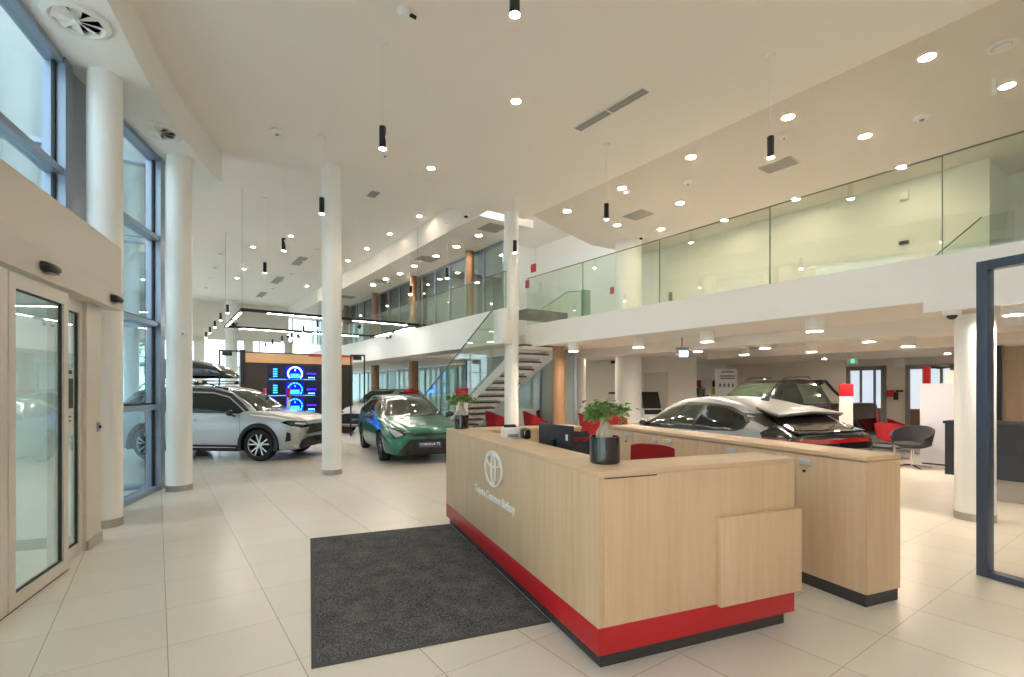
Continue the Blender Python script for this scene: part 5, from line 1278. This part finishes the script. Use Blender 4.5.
gc.mirrors(.62, 1.0, .98, mat('mirror_grey', (90, 92, 94), .2, .3, coat=1))
gc.line('hood_seam', [(.66, .75), (.5, .70), (.25, .685), (0, .68), (-.25, .685), (-.5, .70), (-.66, .75)], 'x', TRIMB, 1, .004, .0)
MB().tube([(.62, .35, .985), (.66, .0, .99)], .008, 6).tube([(.62, -.35, .985), (.68, -.68, .99)], .008, 6).build('wiper', BLACK, gc.t)
# ---- white crossover behind it
st_ = [(-2.2, .5, 1.0, 1.05, .6, .68, .62, .5), (-2.1, .3, 1.02, 1.25, .74, .86, .80, .56), (-1.7, .22, 1.04, 1.52, .78, .9, .84, .58), (-.8, .2, 1.02, 1.60, .78, .9, .85, .58), (.05, .2, 1.0, 1.58, .78, .9, .85, .58), (.5, .2, .985, 1.42, .78, .9, .84, .6),
      (1.05, .2, .97, 1.10, .78, .9, .83, .66), (1.6, .21, .93, 1.03, .77, .89, .81, .62), (1.95, .24, .86, .95, .74, .85, .76, .54), (2.1, .28, .78, .87, .66, .76, .66, .44), (2.15, .38, .70, .78, .55, .64, .54, .34)]
hw = Vector((-.30, -.954, 0)).normalized()
wc = Car('white_crossover_car', 'white crossover car parked behind the green estate', Vector((-4.75, 18.95, 0)), hw, .97, st_, WHTP, (1.28, -1.25), .345, .775)
wc.wheels(5, MATS['rim_dark']); wc.arch_flares(TRIMB)
for sg in (1, -1):
    wc.panel('side_glass', [(-1.6, 1.12), (-1.4, 1.42), (.0, 1.46), (.45, 1.32), (.82, 1.05), (.7, 1.02), (-1.0, 1.06)], 'y', CARGL, sg)
    wc.line('door_seam', [(.9, .4), (.86, 1.0)], 'y', TRIMB, sg, .0035, .0005); wc.line('door_seam', [(-.4, .35), (-.42, 1.02)], 'y', TRIMB, sg, .0035, .0005)
wc.panel('windshield', [(-.66, 1.08), (-.52, 1.50), (.52, 1.50), (.66, 1.08)], 'x', CARGL, 1)
wc.front2('headlamp', [(.36, .76), (.5, .80), (.74, .82), (.76, .76), (.6, .72)], GLBLK)
wc.panel('lower_grille', [(-.66, .36), (-.62, .66), (-.3, .72), (.3, .72), (.62, .66), (.66, .36)], 'x', MATS['grille_black'], 1, .012)
wc.panel('bumper_strip', [(-.6, .27), (-.6, .33), (.6, .33), (.6, .27)], 'x', GREYPL, 1, .014)
wc.emblem(0, .78, .16); wc.plate(.5, None, m=GLBLK)
wc.mirrors(.72, 1.0, 1.06, WHTP)
wc.panel('roof_panel', [(-1.7, -.54), (-1.7, .54), (.3, .54), (.3, -.54)], 'z', GLBLK, off=.004, step=.1)
rr_ = thing('red_bow', 'red cover draped over the roof of the white crossover', 'cover', wc.t.location+Vector((.55, -1.2, 0)))
rr_.location = Vector((((411-512)/500)*17.6, 17.6, 0)); 
MB().ball((0, 0, 1.46), .20, .22, .10, 16, 10).ball((-.16, 0, 1.44), .12, .16, .07, 14, 8).ball((.17, 0, 1.43), .13, .16, .07, 14, 8).build('cloth', RED, rr_)
MB().tube([(0, 0, 0), (0, 0, 1.44)], .012, 8).build('stand', GREYPL, rr_)
# ---- silver coupe crossover behind the cabinets
st_ = [(-2.18, .50, .86, .92, .58, .70, .66, .52), (-2.14, .38, .93, .98, .70, .84, .80, .62), (-2.0, .28, .97, 1.06, .78, .90, .87, .62), (-1.75, .24, .99, 1.20, .80, .915, .89, .60), (-1.45, .22, .985, 1.33, .80, .915, .88, .58), (-1.1, .2, .97, 1.415, .80, .915, .87, .57),
      (-.5, .2, .945, 1.485, .8, .915, .86, .56), (.0, .2, .93, 1.475, .8, .915, .855, .56), (.45, .2, .92, 1.37, .8, .915, .85, .56), (.9, .2, .91, 1.14, .8, .915, .84, .62), (1.2, .2, .90, 1.00, .8, .91, .83, .66), (1.65, .21, .86, .93, .79, .90, .80, .60), (1.95, .24, .78, .85, .74, .86, .74, .5), (2.12, .3, .7, .76, .64, .74, .62, .4), (2.18, .4, .62, .68, .52, .62, .5, .3)]
rear_left = Vector((3.42, 6.30, 0)); r_h = DA
cc = Car('silver_coupe_car', 'silver coupe crossover with black tail seen over the oak cabinets', rear_left+DA*2.0+DB*.84, DA, .955, st_, SILB, (1.35, -1.29), .35, .79)
cc.wheels(5, MATS['rim_dark'], twin=False); cc.arch_flares(TRIMB, y=.01)
for sg in (1, -1):
    cc.panel('side_glass', [(-.36, .985), (-.40, 1.345), (.0, 1.335), (.40, 1.235), (.88, .99), (.80, .955)], 'y', CARGG, sg, off=.010)
    cc.panel('side_glass', [(-.44, .985), (-.48, 1.345), (-.9, 1.31), (-1.28, 1.21), (-1.40, 1.13), (-1.37, 1.06), (-1.25, 1.02)], 'y', CARGL, sg, off=.010)
    cc.panel('window_surround', [(.95, .97), (.44, 1.27), (.0, 1.385), (-.5, 1.39), (-.95, 1.345), (-1.30, 1.24), (-1.46, 1.14), (-1.43, 1.04), (-1.27, .995), (-.4, .95), (.82, .925)], 'y', GLBLK2, sg, off=.005, step=.04)
    cc.line('door_seam', [(-.41, .35), (-.41, .96)], 'y', TRIMB, sg, .0035, .0005); cc.line('door_seam', [(.9, .35), (.85, .92)], 'y', TRIMB, sg, .0035, .0005)
    cc.panel('tail_panel', [(-1.66, .80), (-1.78, .95), (-1.74, 1.01), (-1.84, 1.09), (-1.95, 1.05), (-2.15, .95), (-2.14, .80)], 'y', GLBLK2, sg, off=.014, step=.035)
    cc.panel('tail_lamp', [(-1.64, .865), (-1.80, .95), (-2.10, .95), (-2.12, .87)], 'y', TAILR, sg, off=.02, step=.035)
    seg = [(-1.62+.1*math.cos(2*PI*k/16), .85+.075*math.sin(2*PI*k/16)) for k in range(17)]
    cc.line('fuel_flap_seam', seg, 'y', TRIMB, sg, .003, .001)
cc.panel('windshield', [(-.64, 1.02), (-.5, 1.38), (.5, 1.38), (.64, 1.02)], 'x', CARGL, 1)
cc.panel('tailgate', [(-.86, .78), (-.84, 1.0), (-.66, 1.30), (.66, 1.30), (.84, 1.0), (.86, .78)], 'x', GLBLK2, -1, off=.005)
cc.panel('rear_window', [(-.66, 1.03), (-.56, 1.24), (.56, 1.24), (.66, 1.03)], 'x', mat('tail_glass', (48, 42, 36), .05, coat=1), -1, off=.010)
cc.panel('tail_lamp_bar', [(-.80, .875), (-.78, .925), (.78, .925), (.80, .875)], 'x', TAILR, -1, off=.012)
cc.emblem(0, .83, .15, -1)
# split rear spoiler
for sd in (-1, 1):
    MB().prism([(-1.30, sd*.0, 1.38), (-1.88, sd*.0, 1.275), (-1.84, sd*.66, 1.235), (-1.38, sd*.57, 1.33)], (0, 0, .03)).build('spoiler', SILB, cc.t, bevel=.006)
    MB().prism([(-1.35, sd*.0, 1.30), (-1.86, sd*.0, 1.255), (-1.82, sd*.64, 1.215), (-1.42, sd*.56, 1.28)], (0, 0, .018)).build('spoiler_underside', BLACK, cc.t)
MB().prism([(-1.98, -.70, 1.04), (-2.16, -.66, 1.015), (-2.16, .66, 1.015), (-1.98, .70, 1.04)], (0, 0, .02)).build('duck_tail', GLBLK, cc.t, bevel=.004)
MB().prism([(-.95, -.02, 1.43), (-1.1, -.02, 1.41), (-1.16, 0, 1.50), (-1.12, .0, 1.5), (-.95, .02, 1.43)], (0, .03, 0)).build('antenna_fin', SILB, cc.t)
cc.mirrors(.72, .98, 1.0, GLBLK)
cc.line('wiper', [(0, 1.05), (-.3, 1.10)], 'x', BLACK, -1, .012, .02)
# ---- black pickup
st_ = [(-2.65, .50, 1.10, 1.16, .78, .86, .86, .80), (-2.60, .42, 1.18, 1.24, .84, .91, .89, .82), (-1.2, .36, 1.19, 1.25, .84, .92, .89, .82), (-1.02, .34, 1.19, 1.27, .84, .92, .89, .80), (-.98, .34, 1.19, 1.64, .84, .92, .88, .62), (-.90, .34, 1.19, 1.78, .84, .92, .87, .60), (-.3, .32, 1.18, 1.84, .84, .92, .87, .59),
      (.2, .32, 1.17, 1.825, .84, .92, .87, .59), (.5, .32, 1.16, 1.70, .84, .92, .87, .60), (1.0, .32, 1.15, 1.32, .84, .92, .86, .68), (1.2, .32, 1.13, 1.22, .84, .92, .85, .70), (1.9, .34, 1.09, 1.17, .84, .92, .84, .68), (2.4, .38, 1.0, 1.10, .80, .90, .80, .60), (2.6, .42, .88, 1.0, .7, .8, .7, .5), (2.65, .5, .8, .92, .6, .7, .6, .44)]
hp_ = Vector((-.935, -.355, 0)).normalized(); lp = Vector((-hp_.y, hp_.x, 0))
acorner = Vector((5.80, 11.1, 0))
pk = Car('black_pickup_car', 'black double cab pickup truck parked behind the silver coupe', acorner-hp_*.9-lp*.87, hp_, .97, st_, BLKP, (1.55, -1.52), .39, .78, arch=.07)
pk.wheels(6, MATS['rim_dark'], twin=False, wid=.26); pk.arch_flares(TRIMB, r1=.13)
for sg in (1, -1):
    pk.panel('side_glass', [(.02, 1.23), (-.02, 1.70), (.35, 1.65), (.62, 1.49), (.92, 1.24)], 'y', CARGL, sg)
    pk.panel('side_glass', [(-.06, 1.23), (-.10, 1.70), (-.72, 1.67), (-.84, 1.56), (-.84, 1.24)], 'y', CARGG, sg)
    pk.line('door_seam', [(-.04, .45), (-.05, 1.14)], 'y', GREYPL, sg, .003, .0005); pk.line('door_seam', [(-.92, .9), (-.94, 1.5)], 'y', GREYPL, sg, .003, .0005)
    pk.line('door_handle', [(-.7, .98), (-.52, .98)], 'y', CHROME, sg, .016, .014); pk.line('door_handle', [(.12, .98), (.30, .98)], 'y', CHROME, sg, .016, .014)
    pk.line('window_chrome', [(-.86, 1.20), (.92, 1.20)], 'y', CHROME, sg, .006)
    pk.panel('tail_lamp', [(-2.62, .72), (-2.62, 1.0), (-2.48, 1.0), (-2.50, .72)], 'y', TAILR, sg, off=.008)
    MB().tube([(-.96, sg*.60, 1.72), (-1.15, sg*.60, 1.78), (-1.35, sg*.66, 1.55), (-1.75, sg*.72, 1.24)], .035, 10).build('roll_bar', BLKM, pk.t)
    MB().tube([(-.7, sg*.54, 1.84), (-.6, sg*.55, 1.88), (.1, sg*.55, 1.87), (.2, sg*.54, 1.83)], .014, 8).build('roof_rail', BLKM, pk.t)
MB().tube([(-1.15, -.60, 1.78), (-1.15, .60, 1.78)], .035, 10).build('roll_bar', BLKM, pk.t)
pk.panel('windshield', [(-.70, 1.28), (-.56, 1.73), (.56, 1.73), (.70, 1.28)], 'x', CARGG, 1)
pk.panel('rear_window', [(-.5, 1.32), (-.46, 1.62), (.46, 1.62), (.5, 1.32)], 'x', CARGL, -1)
pk.front2('headlamp', [(.42, .84), (.5, .93), (.76, .96), (.78, .86), (.6, .82)], HEADL)
pk.panel('grille', [(-.5, .5), (-.44, .92), (.44, .92), (.5, .5)], 'x', MATS['grille_black'], 1, .014)
pk.panel('tailgate', [(-.72, .66), (-.72, .98), (.72, .98), (.72, .66)], 'x', BLKP, -1, .01)
MB().cbox((-2.70, 0, .50), .16, 1.6, .16, bev=.03).build('rear_bumper', CHROME, pk.t)
pk.mirrors(.86, 1.02, 1.26, BLKP); pk.emblem(0, .74, .22)
# round white platform under the pickup tail
rp = thing('round_platform', 'low round platform with white rim by the pickup tail', 'platform', Vector(((884-512)/500*14.0, 14.0, 0)))
rp.location = Vector((((885-512)/500)*13.1, 13.1, 0))
MB().lathe([(.34, 0), (.36, .02), (.36, .09), (.33, .11), (0, .11)], seg=40).build('base', mat('platform_teal', (70, 96, 96), .4), rp); MB().lathe([(.365, .05), (.365, .09), (.33, .115), (.33, .05)], seg=40, closed=True).build('rim', SHELL, rp)
